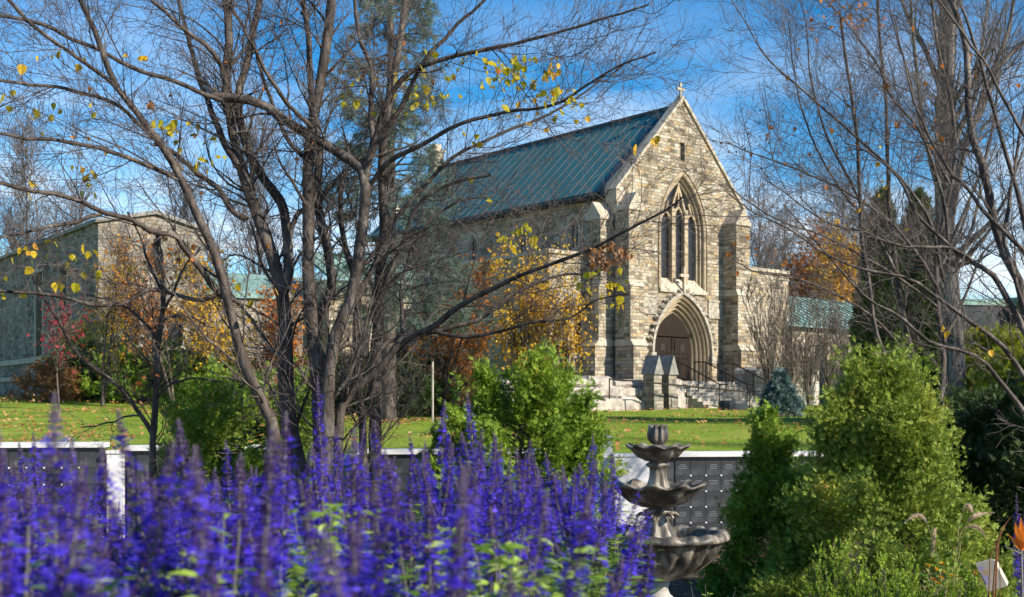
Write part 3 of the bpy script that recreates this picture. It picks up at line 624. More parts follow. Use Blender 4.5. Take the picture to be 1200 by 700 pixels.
# window: stepped reveal, mullions, tracery, glass, sloping sill
mb = MB(); rings = []
steps_ = [(-.14,-.07),(-.14,-.0),(0,-.06),(.06,-.02),(.06,.12),(.17,.14),(.17,.27),(.28,.29),(.30,.40),(.42,.42),(.42,.46)]
for a_, v_ in steps_: rings.append([(x, v_, z) for x, z in arch(MID, 1.62-a_, 8.12, 10.95, 13.95-a_*1.45, 12)])
mb.loft(rings); cb(mb, 'window_moulding', 'tan_stone')
cb(MB().hexa([(MID-1.72,-.12,7.98),(MID+1.72,-.12,7.98),(MID+1.55,.5,7.98),(MID-1.55,.5,7.98)],[(MID-1.72,-.12,8.1),(MID+1.72,-.12,8.1),(MID+1.45,.5,8.85),(MID-1.45,.5,8.85)]), 'window_sill', 'dressed')
mb = MB(); y0, y1 = .26, .46
for dx_ in (-.46, .46): mb.box(MID+dx_-.13, MID+dx_+.13, y0-.1, y1, 8.5, 12.2)
def bar(pts, w_=.06):
    for p, q in zip(pts[:-1], pts[1:]):
        dx_, dz_ = q[0]-p[0], q[1]-p[1]; l = math.hypot(dx_, dz_); nx_, nz_ = -dz_/l*w_, dx_/l*w_
        mb.hexa([(p[0]-nx_,y0,p[1]-nz_),(p[0]+nx_,y0,p[1]+nz_),(p[0]+nx_,y1,p[1]+nz_),(p[0]-nx_,y1,p[1]-nz_)],[(q[0]-nx_,y0+.003,q[1]-nz_),(q[0]+nx_,y0+.003,q[1]+nz_),(q[0]+nx_,y1,q[1]+nz_),(q[0]-nx_,y1,q[1]-nz_)])
for cxx, hw in ((MID-.92,.38),(MID,.40),(MID+.92,.38)): bar(arch(cxx, hw, 11.2, 11.4, 12.05 if cxx != MID else 12.35, 4)[1:-1], .05)
bar([(MID-.46,12.2),(MID-.25,12.8),(MID,13.35)]); bar([(MID+.46,12.2),(MID+.25,12.8),(MID,13.35)]); bar([(MID,12.4),(MID,13.5)],.045)
bar([(MID-.92,12.05),(MID-.75,12.55)],.045); bar([(MID+.92,12.05),(MID+.75,12.55)],.045)
cb(mb, 'mullions', 'tan_stone')
def archfill(a, y, m, name, parent=ch):
    m2 = MB(); m2.wall(a, [], y, y+.05); return cb(m2, name, m, parent)
archfill(arch(MID, 1.4, 8.12, 10.95, 13.65, 12), .40, 'glass_dark', 'window_glass')
# doorway: receding orders, hood with crockets, doors, tympanum
DC = MID-.1; mb = MB(); rings = []
for a_, v_ in [(-.10,-.10),(-.10,0),(0,-.10),(.06,-.04),(.06,.10),(.14,.06),(.18,.12),(.18,.26),(.27,.22),(.31,.28),(.31,.42),(.40,.38),(.44,.44),(.44,.60),(.52,.56),(.56,.62),(.56,.76)]:
    rings.append([(x, v_, z) for x, z in arch(DC, 2.0-a_, 3.3, 5.0, 7.8-a_*1.4, 12)])
mb.loft(rings); cb(mb, 'door_moulding', 'tan_stone')
mb = MB(); hp = arch(DC, 2.16, 4.9, 5.0, 8.02, 12)[1:-1]; rings = []
mb.loft([[(x, v_, z) for x, z in arch(DC, hw, 4.9, 5.0, za, 12)[1:-1]] for hw, za, v_ in ((2.08,7.9,-.0),(2.10,7.92,-.2),(2.24,8.1,-.2),(2.26,8.13,0))])
rr = random.Random(3)
for i, (x, z) in enumerate(hp[1:-1]):
    for q in range(2):
        ax_, az_ = x+rr.uniform(-.05,.05), z+rr.uniform(-.05,.05); d = Vector((x-DC, 0, z-5.4)).normalized()*.16; s = .12
        c = Vector((ax_, -.16, az_))+d*(1+.4*q)
        mb.add([(c.x-s,c.y,c.z),(c.x,c.y-s,c.z-s*.3),(c.x+s,c.y,c.z),(c.x,c.y+s,c.z),(c.x,c.y-.02,c.z+s*1.2),(c.x,c.y,c.z-s)],[(0,1,4),(1,2,4),(2,3,4),(3,0,4),(1,0,5),(2,1,5),(3,2,5),(0,3,5)])
for s in (-1,1): mb.box(DC+s*2.2-.17, DC+s*2.2+.17, -.26, 0, 4.55, 4.98)
cb(mb, 'hood_mould', 'carved')
mb = MB().box(DC-.06,DC+.06,-.26,-.12,8.0,9.3).box(DC-.3,DC+.3,-.25,-.13,8.78,8.92); cb(mb, 'doorway_cross', 'dressed')
archfill([(DC-1.42,5.95)]+[p for p in arch(DC, 1.46, 3.3, 5.0, 7.05, 12) if p[1]>5.97]+[(DC+1.42,5.95)], .60, 'wood_dark', 'tympanum')
dz0, dz1 = 3.62, 5.85
for s in (-1, 1):
    x0, x1 = (DC-1.42, DC-.03) if s < 0 else (DC+.03, DC+1.42)
    mb = MB().box(x0, x1, .64, .70, dz0, dz1)
    for (q0, q1) in ((.1,.95),(1.15,2.1)): mb.box(x0+.16, x1-.16, .60, .64, dz0+q0, dz0+q1)
    d = cb(mb, 'door', 'wood_dark')
    cb(MB().box((x0+x1)/2-.16,(x0+x1)/2+.16,.575,.598,dz0+1.5,dz0+1.85), 'door_plate', 'iron', parent=d)
    hx = DC+s*.14; cb(MB().tube([(hx,.56,4.5),(hx,.54,4.55),(hx,.54,4.85),(hx,.56,4.9)], .025, 6), 'handle', 'iron', parent=d)
cb(MB().box(DC-1.46,DC+1.46,.55,.72,5.86,6.02), 'transom', 'wood_dark')
cb(MB().box(DC-1.5,DC+1.5,.2,.8,3.5,3.61), 'threshold', 'concrete')
# carved frieze beside the door arch
for x0, x1 in ((.75, 2.55), (6.35, 7.45)):
    cb(MB().box(x0, x1, -.06, 0.02, 6.95, 7.65).box(x0,x1,-.09,0,7.66,7.76).box(x0,x1,-.09,0,6.84,6.94), 'carved_frieze', 'carved')
# aisle fronts with lancets
def aisle(u0, u1, v0, v1, zt, lu):
    m2 = MB(); hole = arch(lu, .42, 4.75, 6.6, 7.25, 6)
    m2.wall([(u0,2.2),(u1,2.2),(u1,zt),(u0,zt)], [hole], v0, v0+.6)
    m2.box(u0, u0+.5, v0+.6, v1, 2.2, zt).box(u1-.5, u1, v0+.6, v1, 2.2, zt).box(u0, u1, v1, v1+.5, 2.2, zt)
    cb(m2, 'aisle_wall', 'stone')
    cb(MB().box(u0-.1, u1, v0-.1, v0+.65, zt, zt+.18).box(u0-.1, u0+.5, v0+.65, v1+.5, zt, zt+.18), 'aisle_coping', 'dressed'); cb(MB().box(u0-.06,u1,v0-.05,v0,3.6,3.8), 'plinth_course', 'dressed')
    cb(MB().box(u0+.5, u1-.5, v0+.6, v1, zt-.5, zt-.4), 'aisle_roof', 'roof_trim')
    m2 = MB(); m2.loft([[(x, v_, z) for x, z in arch(lu, hw, 4.75, 6.6, za, 6)] for hw, za, v_ in ((.60,7.47,v0-.03),(.46,7.3,v0-.04),(.42,7.25,v0+.04),(.27,7.02,v0+.3))])
    m2.hexa([(lu-.6,v0-.1,4.62),(lu+.6,v0-.1,4.62),(lu+.3,v0+.3,4.62),(lu-.3,v0+.3,4.62)],[(lu-.6,v0-.1,4.7),(lu+.6,v0-.1,4.7),(lu+.3,v0+.3,4.95),(lu-.3,v0+.3,4.95)])
    cb(m2, 'lancet_frame', 'dressed'); cb(MB().box(lu-.3,lu+.3,v0+.28,v0+.33,4.8,7.1), 'lancet_glass', 'glass_dark')
aisle(-3.35, 0, 1.2, 10, 9.5, -1.35); aisle(W, 14.2, 1.0, 10, 9.7, 10.6)
# left wing with pale copper roof, right range with copper roof
mb = MB().box(-9.5, -.02, 10.6, 15.5, 2.2, 8.6); cb(mb, 'wing_wall', 'stone')
mb = MB().box(-9.6,0,10.5,10.6,8.3,8.55); 
for x in (-7.6,-5.2,-2.8): mb.box(x-.5,x+.5,10.5,10.6,4.6,4.75).box(x-.5,x+.5,10.5,10.6,6.5,6.65)
cb(mb, 'wing_trim', 'dressed')
for x in (-7.6,-5.2,-2.8): cb(MB().box(x-.4,x+.4,10.56,10.6,4.75,6.5), 'wing_window', 'glass_dark')
def lean_roof(u0, u1, v0, v1, z0, z1, name):
    m2 = MB().hexa([(u0,v0,z0-.08),(u1,v0,z0-.08),(u1,v1,z1-.08),(u0,v1,z1-.08)],[(u0,v0,z0),(u1,v0,z0),(u1,v1,z1),(u0,v1,z1)])
    n = int((u1-u0)/.6)
    for k in range(n+1):
        x = u0+.03+(u1-u0-.06)*k/n; m2.hexa([(x-.02,v0,z0),(x+.02,v0,z0),(x+.02,v1,z1),(x-.02,v1,z1)],[(x-.02,v0,z0+.07),(x+.02,v0,z0+.07),(x+.02,v1,z1+.07),(x-.02,v1,z1+.07)])
    cb(m2, name, 'copper')
lean_roof(-9.8, -.05, 10.2, 13.2, 8.7, 10.3, 'copper_roof'); 
mb = MB().box(14.21, 27, 2.5, 9, 2.2, 7.0); cb(mb, 'range_wall', 'stone')
lean_roof(14.25, 27.3, 2.1, 6.5, 7.05, 9.3, 'copper_roof')
for x in (16.5,19,21.5,24): cb(MB().box(x-.35,x+.35,2.46,2.5,4.2,6.0), 'range_window', 'glass_dark')
cb(MB().box(20.6,21.0,6.3,6.7,9,10.2).hexa([(20.5,6.2,10.2),(21.1,6.2,10.2),(21.1,6.8,10.2),(20.5,6.8,10.2)],[(20.78,6.48,11),(20.82,6.48,11),(20.82,6.52,11),(20.78,6.52,11)]), 'finial', 'dressed')

# ---- terrace, steps, rails, piers
def ct(name, label, cat, group=None): return thing(name, label, cat, (CX, CY, ZB), RZ, group)
T = ct('church_steps', 'pale stone landing and flight of steps below the arched church doorway', 'steps')
mb = MB().box(1.3, 7.4, -1.3, -.02, 2.0, 3.58); cb(mb, 'landing', 'concrete', T)
for k in range(8): cb(MB().box(1.9, 6.6, -1.3-.33*(k+1), -1.3-.33*k, 1.9, 3.58-.145*(k+1)).box(1.88,6.62,-1.3-.33*(k+1)-.03,-1.3-.33*k-.01,3.58-.145*(k+1)-.05,3.58-.145*(k+1)+.003), 'step', 'concrete', T)
cb(MB().box(6.63,6.9,-4.0,-1.31,1.9,2.8), 'side_kerb', 'concrete', T)
rgn = random.Random(8)
T = ct('boulder_wall', 'rough pale boulder retaining wall left of the church steps', 'wall')
mb = MB()
def rock(mb, x0, x1, y0, y1, z0, z1):
    c = .13; j = lambda: rgn.uniform(-.05,.05); V = []
    for z, k in ((z0, 1), (z0+.1, 0), (z1-.12, 0), (z1, 1.5)):
        for (x, y) in ((x0,y0),((x0+x1)/2,y0-.06),(x1,y0),(x1,y1),(x0,y1)):
            sx_ = 1 if x < (x0+x1)/2 else -1 if x > (x0+x1)/2 else 0
            V.append((x+sx_*c*k*.6+j(), y+(c*k if y < (y0+y1)/2 else 0)+j(), z+j()))
    Fc = [(4,3,2,1,0),(15,16,17,18,19)] + [(i*5+k, i*5+(k+1)%5, (i+1)*5+(k+1)%5, (i+1)*5+k) for i in range(3) for k in range(5)]
    mb.add(V, Fc)
for row, (z0, z1, yy) in enumerate(((1.9,2.75,-3.3),(2.7,3.25,-3.0),(3.2,3.55,-2.7))):
    x = -9.5+rgn.uniform(0,.4)
    while x < 1.0:
        l = rgn.uniform(.8,1.9); rock(mb, x, min(x+l-.05,1.45), yy+rgn.uniform(-.1,.15), yy+1.4, z0, z1+rgn.uniform(-.12,.1)); x += l
cb(mb, 'rocks', 'boulder', T); cb(MB().box(-9.5,1.28,-2.2,-.02,1.9,3.42), 'earth_fill', 'soil', T)
for k, (u, v, zt, lb) in enumerate(((-1.25,-3.4,4.62,'weathered stone pier with steep gabled cap, left one of the pair by the steps'),(-.4,-3.5,4.64,'weathered stone pier with steep gabled cap, right one of the pair by the steps'))):
    T = ct('stone_pier', lb, 'pier', 'gabled stone piers by the church steps')
    cb(MB().box(u-.25,u+.25,v-.34,v+.34,2.0,3.75).box(u-.30,u+.30,v-.40,v+.40,2.0,2.9), 'shaft', 'stone_grey', T)
    m2 = MB().add([(u-.31,v-.42,3.76),(u+.31,v-.42,3.76),(u,v-.42,zt),(u-.31,v+.42,3.76),(u+.31,v+.42,3.76),(u,v+.42,zt)],[(0,1,2),(5,4,3),(0,3,4,1),(1,4,5,2),(2,5,3,0)])
    cb(m2, 'cap', 'cap_grey', T)
def rail(lb, pts, posts, gp='dark iron handrails on the church steps', h=.95):
    T = ct('handrail', lb, 'handrail', gp); top = [(p[0],p[1],p[2]+h) for p in pts]
    cb(MB().tube(top, .035, 6), 'rail_bar', 'iron', T)
    for (x,y,z) in posts: cb(MB().tube([(x,y,z-.1),(x,y,z+h)], .03, 6), 'post', 'iron', T)
rail('dark iron handrail running down the middle of the church steps', [(2.7,-.5,3.6),(2.7,-1.3,3.58),(2.7,-3.9,2.42),(2.7,-4.4,2.4)], [(2.7,-.5,3.6),(2.7,-1.3,3.58),(2.7,-2.6,2.95),(2.7,-3.9,2.42)])
rail('dark iron handrail down the right half of the church steps', [(4.7,-.6,3.6),(4.7,-1.3,3.58),(4.7,-3.9,2.42),(4.7,-4.3,2.4)], [(4.7,-.6,3.6),(4.7,-1.3,3.58),(4.7,-2.6,2.95),(4.7,-3.9,2.42)])
rail('dark iron handrail along the far right edge of the church steps', [(6.75,-.3,3.6),(6.75,-1.3,3.58),(6.75,-3.9,2.42)], [(6.75,-.3,3.6),(6.75,-1.3,3.58),(6.75,-2.6,2.95),(6.75,-3.9,2.42)])
rail('long dark iron rail sloping across the boulder wall below the piers', [(-4.6,-4.1,2.75),(-.5,-4.6,2.5),(3.4,-5.1,2.25)], [(-4.6,-4.1,2.75),(-2.4,-4.35,2.6),(-.3,-4.6,2.5),(1.6,-4.85,2.35),(3.4,-5.1,2.25)], h=.75)
T = ct('entrance_gate', 'small dark iron gate frame in front of the brown church doors', 'gate')
mb = MB()
for x in (2.6,3.2,3.8,4.4): mb.tube([(x,-.45,3.6),(x,-.45,5.0)], .03, 6)
mb.tube([(2.6,-.45,5.0),(4.4,-.45,5.0)], .04, 6).tube([(2.6,-.45,3.75),(4.4,-.45,3.75)], .03, 6); cb(mb, 'bars', 'iron', T)
T = ct('round_wall', 'low curved block wall beside the steps, behind the blue spruce', 'wall')
mb = MB(); n = 14; ring0 = []; 
for q, (r, z) in enumerate(((2.6,1.9),(2.6,4.15),(2.5,4.3),(2.0,4.3),(1.9,4.15),(1.9,1.9))): ring0.append([(9.6-r*math.cos(math.pi*k/n), -1.2-r*math.sin(math.pi*k/n), z) for k in range(n+1)])
mb.loft(ring0); cb(mb, 'curved_wall', 'stone_big', T)

# dark slab on the lawn before the steps
p = P3(860, 482, 52); t = thing('stone_slab', 'low dark polished stone block with blue-grey top on the lawn before the steps', 'stone block', (p[0], p[1], gz(p[0],p[1])-.03), 0.35)
mb = MB(); ring = []
for z, k in ((0,1.0),(.3,1.02),(.42,.93)): ring.append([(.66*k*math.cos(a)*(1+.06*math.sin(3*a)), .42*k*math.sin(a), z) for a in [i*math.pi/7 for i in range(14)]])
mb.loft(ring, closed=True); mb.build('block', M['black_slate'], t, uv=False)
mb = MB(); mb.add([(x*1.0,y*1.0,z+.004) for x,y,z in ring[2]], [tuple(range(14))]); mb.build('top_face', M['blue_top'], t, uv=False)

# ================================================================ LEFT STONE HALL
b0 = P3(115, 452, 50); th = thing('stone_hall', 'grey stone hall with low sunlit gable and tall shaded window, left of the bare trees', 'building', (b0[0], b0[1], 3.0), math.atan2(0.59, 0.807))
HZ = 3.0
mb = MB(); outl = [(0,2.6),(4.6,2.6),(4.6,9.9),(2.4,10.4),(0,9.9)]
mb.wall(outl, [[(1.0,4.9),(1.0,6.4),(1.7,6.4),(1.7,4.9)],[(2.9,4.9),(2.9,6.4),(3.6,6.4),(3.6,4.9)], arch(2.4,.35,8.0,8.7,9.3,5)], 0, .5)
mb.build('gable_wall', M['stone_grey'], th, dz=HZ)
m2 = MB().wall([(.5,2.6),(18,2.6),(18,9.9),(.5,9.9)], [[(4.2,4.7),(4.2,8.6),(5.4,8.6),(5.4,4.7)],[(8,4.7),(8,8.6),(9.2,8.6),(9.2,4.7)]], 0, .5)
mb = MB(); mb.add([(p[1],p[0],p[2]) for p in m2.V], m2.F); mb.build('side_wall', M['stone_grey'], th, dz=HZ)
mb = MB().hexa([(-.15,-.15,9.85),(2.4,-.15,10.42),(2.4,18,10.42),(-.15,18,9.85)],[(-.15,-.15,10.0),(2.4,-.15,10.58),(2.4,18,10.58),(-.15,18,10.0)]).hexa([(2.403,-.15,10.42),(4.75,-.15,9.85),(4.75,18,9.85),(2.403,18,10.42)],[(2.403,-.15,10.58),(4.75,-.15,10.0),(4.75,18,10.0),(2.403,18,10.58)])
mb.build('roof', M['cap_grey'], th, dz=HZ)
MB().box(2.0,2.8,.25,.3,7.9,9.35).build('gable_pane', M['glass_dark'], th, dz=HZ); MB().box(4.1,4.597,.503,18,2.6,9.85).build('far_wall', M['stone_grey'], th, dz=HZ)
mb = MB().box(-.12,0,.5,18,4.4,4.65).box(-.1,0,.5,18,3.6,3.8); mb.build('side_ledge', M['dressed'], th, dz=HZ)
for yv in (4.2, 8.0):
    f = MB().box(-.06,.3,yv-.15,yv,4.65,8.75).box(-.06,.3,yv+1.2,yv+1.35,4.65,8.75).box(-.06,.3,yv,yv+1.2,8.6,8.75).build('side_window', M['dressed'], th, dz=HZ)
    MB().box(.3,.34,yv,yv+1.2,4.7,8.6).build('pane', M['concrete'], f, dz=HZ)
for xv in (1.0, 2.9):
    f = MB().box(xv-.12,xv+.82,-.06,.0,4.7,4.9).box(xv-.12,xv+.82,-.06,0,6.4,6.6).build('gable_window', M['dressed'], th, dz=HZ)
    MB().box(xv,xv+.7,.25,.3,4.9,6.4).build('pane', M['glass_dark'], f, dz=HZ)

mb = MB().box(4.61,16,5,13,2.6,7.6); mb.build('low_wing', M['stone_grey'], th, dz=HZ)
mb = MB().hexa([(4.62,4.8,7.6),(16.2,4.8,7.6),(16.2,9,9.1),(4.62,9,9.1)],[(4.62,4.8,7.75),(16.2,4.8,7.75),(16.2,9,9.25),(4.62,9,9.25)]); mb.build('wing_roof', M['copper'], th, dz=HZ)
# ================================================================ FLAT-ROOFED BUILDING, RIGHT
b0 = P3(1142, 440, 62); tr_ = thing('flat_roofed_building', 'flat-roofed stone building with dark slate band at the right edge', 'building', (b0[0], b0[1], 2.2), 0.25)
mb = MB().box(3.2,16,0,9,0,5.6).box(3.1,16.1,-.1,9.1,5.6,5.85); mb.build('wall', M['stone'], tr_)
mb = MB().box(0,3.19,1.0,8,0,5.4); mb.build('dark_bay', M['black_slate'], tr_)
mb = MB().box(-.1,3.3,.9,8.1,5.4,5.7).box(4.2,5.4,-.08,0,1.5,1.7); mb.build('roof_edge', M['copper'], tr_)
for x_ in (4.3,7.3): MB().box(x_,x_+1,-.03,.02,1.7,4.2).build('window', M['glass_dark'], tr_)

# ================================================================ COLUMBARIUM WALL
WR = math.atan2(0.13, 1)
def wall_y(x): return 21.7+0.13*x
def wall_x(px):   # where the ray through that column meets the wall line
    k = (px-600)/F; return 21.7*k/(1-0.13*k)
NICHE = 0.285
def make_niche(inscr):
    mb = MB(); s = NICHE/2-.004; mb.box(-s,s,-.02,0,-s,s)
    if inscr:
        rg = random.Random(inscr)
        for row in range(rg.choice((2,3,3))):
            l = rg.uniform(.05,.09); z = .05-row*.032; mb.box(-l,l,-.0225,-.02,z,z+.007,1)
    return mb.build('niche_front_mesh', [M['granite'], M['etch']], None, uv=False)
protos = [make_niche(k) for k in (0, 11, 12, 13)]
meshes_ = [p.data for p in protos]
for p in protos: bpy.data.objects.remove(p)
ros = MB(); 
V = [(0,-.036,0)] + [(.019*math.cos(a),-.024,.019*math.sin(a)) for a in [i*math.pi/4 for i in range(8)]]
ros.add(V, [(0,1+(i+1)%8,1+i) for i in range(8)]); ro = ros.build('rosette_mesh', M['white_stone'], None, uv=False); rosm = ro.data; bpy.data.objects.remove(ro)
def column(name, label, px0, px1, ztop, caph=0.085, rows=5, niches=True, inscr=False, group='dark granite columbarium walls'):
    x0, x1 = wall_x(px0), wall_x(px1); xm = (x0+x1)/2; ln = (x1-x0)/math.cos(WR)
    t = thing(name, label, 'columbarium wall', (xm, wall_y(xm), 0), WR, group)
    MB().box(-ln/2, ln/2, 0, .32, -.05, ztop-caph).build('wall_body', M['granite'], t, uv=False)
    MB().box(-ln/2-.02, ln/2+.02, -.1, .4, ztop-caph, ztop).build('cap', M['white_stone'], t, uv=False)
    if not niches: return t
    n = int((ln-.06)/NICHE); z0 = ztop-caph-.06
    MB().box(-ln/2,ln/2,-.02,0,z0+.005,ztop-caph-.003).box(-ln/2,ln/2,-.04,0,-.05,z0-rows*NICHE-.005).build('band', M['granite'], t, uv=False)
    xs0 = -n*NICHE/2; rg = random.Random(len(label))
    for i in range(n):
        for j in range(rows):
            x = xs0+(i+.5)*NICHE; z = z0-(j+.5)*NICHE
            o = link('niche_front', rg.choice(meshes_[1:]) if inscr and rg.random() < .75 else meshes_[0], t); o.location = (x, -.002, z)
            if j < rows-1 and i < n-1:
                q = link('rosette', rosm, o); q.location = (NICHE/2, 0, -NICHE/2)
    return t
column('columbarium_wall', 'dark granite niche wall with white cap behind the blue flowers, at the left edge', -40, 122, 1.64)
column('columbarium_wall', 'dark granite niche wall with white cap behind the slender young tree trunk', 149, 330, 1.58)
column('columbarium_wall', 'dark granite niche wall with white cap between the bare trunks and the round cedar', 420, 690, 1.50)
column('columbarium_wall', 'dark granite niche wall with engraved fronts behind the fountain', 781, 960, 1.43, inscr=True)
column('columbarium_wall', 'white-capped dark wall behind the right-hand evergreens', 960, 1290, 1.40)
def slab(label, px0, px1, ztop, th=.4, dy=-.06):
    x0, x1 = wall_x(px0), wall_x(px1); xm = (x0+x1)/2; ln = (x1-x0)/math.cos(WR)
    t = thing('white_pillar', label, 'pillar', (xm, wall_y(xm), 0), WR, 'white stone pillars of the columbarium')
    MB().box(-ln/2, ln/2, dy, dy+th, -.05, ztop-.05).build('shaft', M['white_stone'], t, uv=False)
    MB().box(-ln/2-.015, ln/2+.015, dy-.02, dy+th+.02, ztop-.048, ztop).build('top', M['white_stone'], t, uv=False)
slab('narrow white stone pillar in the niche wall beside the small tree', 127, 146, 1.50, dy=-.14)
slab('tall pale stone end block rising above the wall beside the round cedar', 694, 719, 1.72, dy=.1)
slab('wide pale stone panel directly behind the fountain bowls', 719.5, 779, 1.40)

# ================================================================ FOUNTAIN
def lathe(prof, n=96, lobes=12):
    """prof: (r, z, lobe in r, lobe in z)"""
    rings = []
    for (r, z, ar, az) in prof:
        ring = []
        for i in range(n):
            a = 2*math.pi*i/n; c = math.cos(lobes*a); ring.append(((r*(1+ar*c))*math.cos(a), (r*(1+ar*c))*math.sin(a), z+az*c))
        rings.append(ring)
    return rings
fx, fy = P3(771, 600, 8.6)[:2]; gb = gz(fx, fy)
ft = thing('garden_fountain', 'dark bronze three-tier fountain with scalloped bowls and a tulip finial', 'fountain', (fx, fy, gb), 0.1)
def fpart(name, prof, lobes=12, m='bronze', closed=False, parent=ft):
    return MB().loft(lathe(prof, lobes=lobes), closed=True).build(name, M[m], parent, smooth=True, dz=gb, uv=False)
fpart('pedestal', [(.30,gb-.02,0,0),(.30,gb+.08,0,0),(.24,gb+.12,0,0),(.20,.62,0,0),(.19,.72,0,0),(.165,.80,0,0),(.13,.86,0,0),(.085,.90,0,0),(.07,.94,0,0),(.085,.98,0,0),(.06,1.0,0,0)], m='foot_stone')
fpart('basin', [(.07,.99,0,0),(.10,1.0,0,0),(.16,1.02,.03,0),(.27,1.07,.05,0),(.36,1.14,.06,0),(.41,1.22,.05,0),(.43,1.27,.03,0),(.44,1.282,0,0),(.49,1.288,.0,0),(.497,1.298,.01,.0),(.492,1.32,.02,.004),(.465,1.343,.035,.008),(.43,1.345,.04,.008),(.405,1.335,.03,.0),(.39,1.30,0,0),(.34,1.22,0,0),(.2,1.16,0,0),(.06,1.15,0,0)], 20)
fpart('lower_stem', [(.15,1.15,.0,0),(.15,1.20,0,0),(.135,1.27,.10,0),(.11,1.33,.15,0),(.085,1.38,.12,0),(.07,1.43,.05,0),(.075,1.46,0,0),(.10,1.475,0,0),(.105,1.49,0,0),(.07,1.505,0,0),(.06,1.52,0,0)], 6)
fpart('middle_bowl', [(.055,1.505,0,0),(.12,1.515,.02,0),(.20,1.55,.05,0),(.265,1.61,.07,.002),(.295,1.645,.06,.005),(.325,1.655,.055,.012),(.335,1.668,.055,.014),(.325,1.68,.055,.014),(.30,1.668,.05,.01),(.27,1.63,.03,0),(.18,1.58,0,0),(.05,1.57,0,0)], 10)
fpart('upper_stem', [(.10,1.57,0,0),(.10,1.60,0,0),(.075,1.65,.12,0),(.058,1.71,.14,0),(.055,1.76,.08,0),(.062,1.79,0,0),(.082,1.80,0,0),(.085,1.815,0,0),(.06,1.83,0,0),(.05,1.84,0,0)], 6)
fpart('upper_bowl', [(.045,1.83,0,0),(.09,1.838,.02,0),(.14,1.865,.06,0),(.175,1.905,.08,.003),(.20,1.925,.07,.008),(.218,1.932,.06,.010),(.222,1.943,.06,.011),(.21,1.95,.06,.010),(.18,1.935,.04,.005),(.13,1.90,0,0),(.04,1.89,0,0)], 10)
fpart('finial', [(.05,1.89,0,0),(.055,1.93,0,0),(.032,1.945,0,0),(.030,1.952,0,0),(.05,1.962,.03,0),(.066,1.99,.09,0),(.071,2.02,.11,0),(.066,2.05,.12,.001),(.058,2.075,.13,.008),(.062,2.088,.14,.012),(.05,2.08,.14,.010),(.03,2.05,0,0),(.0,2.04,0,0)], 9)
mb = MB()
for k in range(6):   # scrolls round the lower stem
    a = 2*math.pi*k/6; ca, sa = math.cos(a), math.sin(a)
    pts = []
    for q in range(16):
        f = q/15; an = f*4.6; rr_ = .045*(1-f*.6); pts.append(((.105+rr_*math.cos(an))*ca, (.105+rr_*math.cos(an))*sa, 1.44+rr_*math.sin(an)*.8))
    MB().tube(pts, .013, 6).build('scroll', M['bronze'], ft, smooth=True, dz=gb, uv=False)

# ================================================================ CEDARS AND EVERGREENS
def at(px, Y): x = (px-600)/F*Y; return (x, Y, gz(x, Y))
def top_h(py, loc): return CZ+(HY-py)/F*loc[1]-loc[2]
round_prof = lambda u: np.clip(1-((np.clip(u,0,1)-0.42)/0.60)**2, 0.02, 1)**0.5
l = at(608, 16.5); conifer_bush('cedar_bush', 'round bright green cedar bush in front of the church between trunks and fountain', l, top_h(420, l), 1.12, M['cedar'], 21, 720, 62, 0.078, expo=round_prof, lumps=.12, updir=1.1, plumes=66, clump=.12)
l = at(283, 16.0); conifer_bush('cedar_bush', 'dark green cedar behind the leaning trunks of the bare tree', l, top_h(422, l), 1.2, M['cedar'], 22, 620, 60, 0.075, expo=round_prof, lumps=.14, updir=1.1, plumes=60, clump=.12)
cedar_prof = lambda u: np.clip(1-np.clip(u,0,1)**1.35, 0.0, 1)**1.0*np.clip(.9+.35*u,0,1)
wide_prof = lambda u: np.clip(1-np.clip(u,0,1)**2.3, 0.0, 1)**0.75*np.clip(.86+.5*u,0,1)
l = at(1028, 11.2); conifer_bush('cedar_bush', 'largest feathery golden-green cedar on the right', l, top_h(396, l), 1.28, M['cedar_gold'], 23, 1200, 85, 0.052, expo=cedar_prof, plumes=110, clump=.10, lumps=.15, lean=(.02,0), updir=1.0)
l = at(905, 12.2); conifer_bush('cedar_bush', 'narrower dark cedar between the fountain and the golden-green cedar', l, top_h(470, l), 0.66, M['cedar'], 24, 560, 75, 0.052, expo=cedar_prof, plumes=48, clump=.13, lumps=.12, updir=1.0)
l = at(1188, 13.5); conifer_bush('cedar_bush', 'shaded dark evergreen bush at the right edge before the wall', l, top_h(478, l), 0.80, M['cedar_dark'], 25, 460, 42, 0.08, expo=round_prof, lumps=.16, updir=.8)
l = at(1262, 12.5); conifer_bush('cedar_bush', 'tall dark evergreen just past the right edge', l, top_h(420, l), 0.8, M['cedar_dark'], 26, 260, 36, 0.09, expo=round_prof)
col_prof = lambda u: np.clip(1-np.clip(u,0,1)**1.8, 0.0, 1)**0.8*np.clip(.7+.8*u,0,1)
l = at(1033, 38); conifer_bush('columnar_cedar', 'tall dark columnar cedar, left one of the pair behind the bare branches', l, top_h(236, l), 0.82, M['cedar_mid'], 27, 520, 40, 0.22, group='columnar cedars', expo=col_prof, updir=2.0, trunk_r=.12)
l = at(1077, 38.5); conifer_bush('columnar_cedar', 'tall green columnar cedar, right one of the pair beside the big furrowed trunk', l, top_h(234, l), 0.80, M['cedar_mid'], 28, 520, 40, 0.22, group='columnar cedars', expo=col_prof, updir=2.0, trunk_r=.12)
l = at(914, 44); l = (l[0], l[1], l[2]); 
cone_prof = lambda u: np.clip(1-u, 0, 1)**0.85
t = conifer_bush('blue_spruce', 'small pale blue spruce at the right end of the church steps', l, top_h(440, l), 0.68, M['spruce_blue'], 29, 300, 34, 0.13, expo=cone_prof, cat='tree', updir=.35)
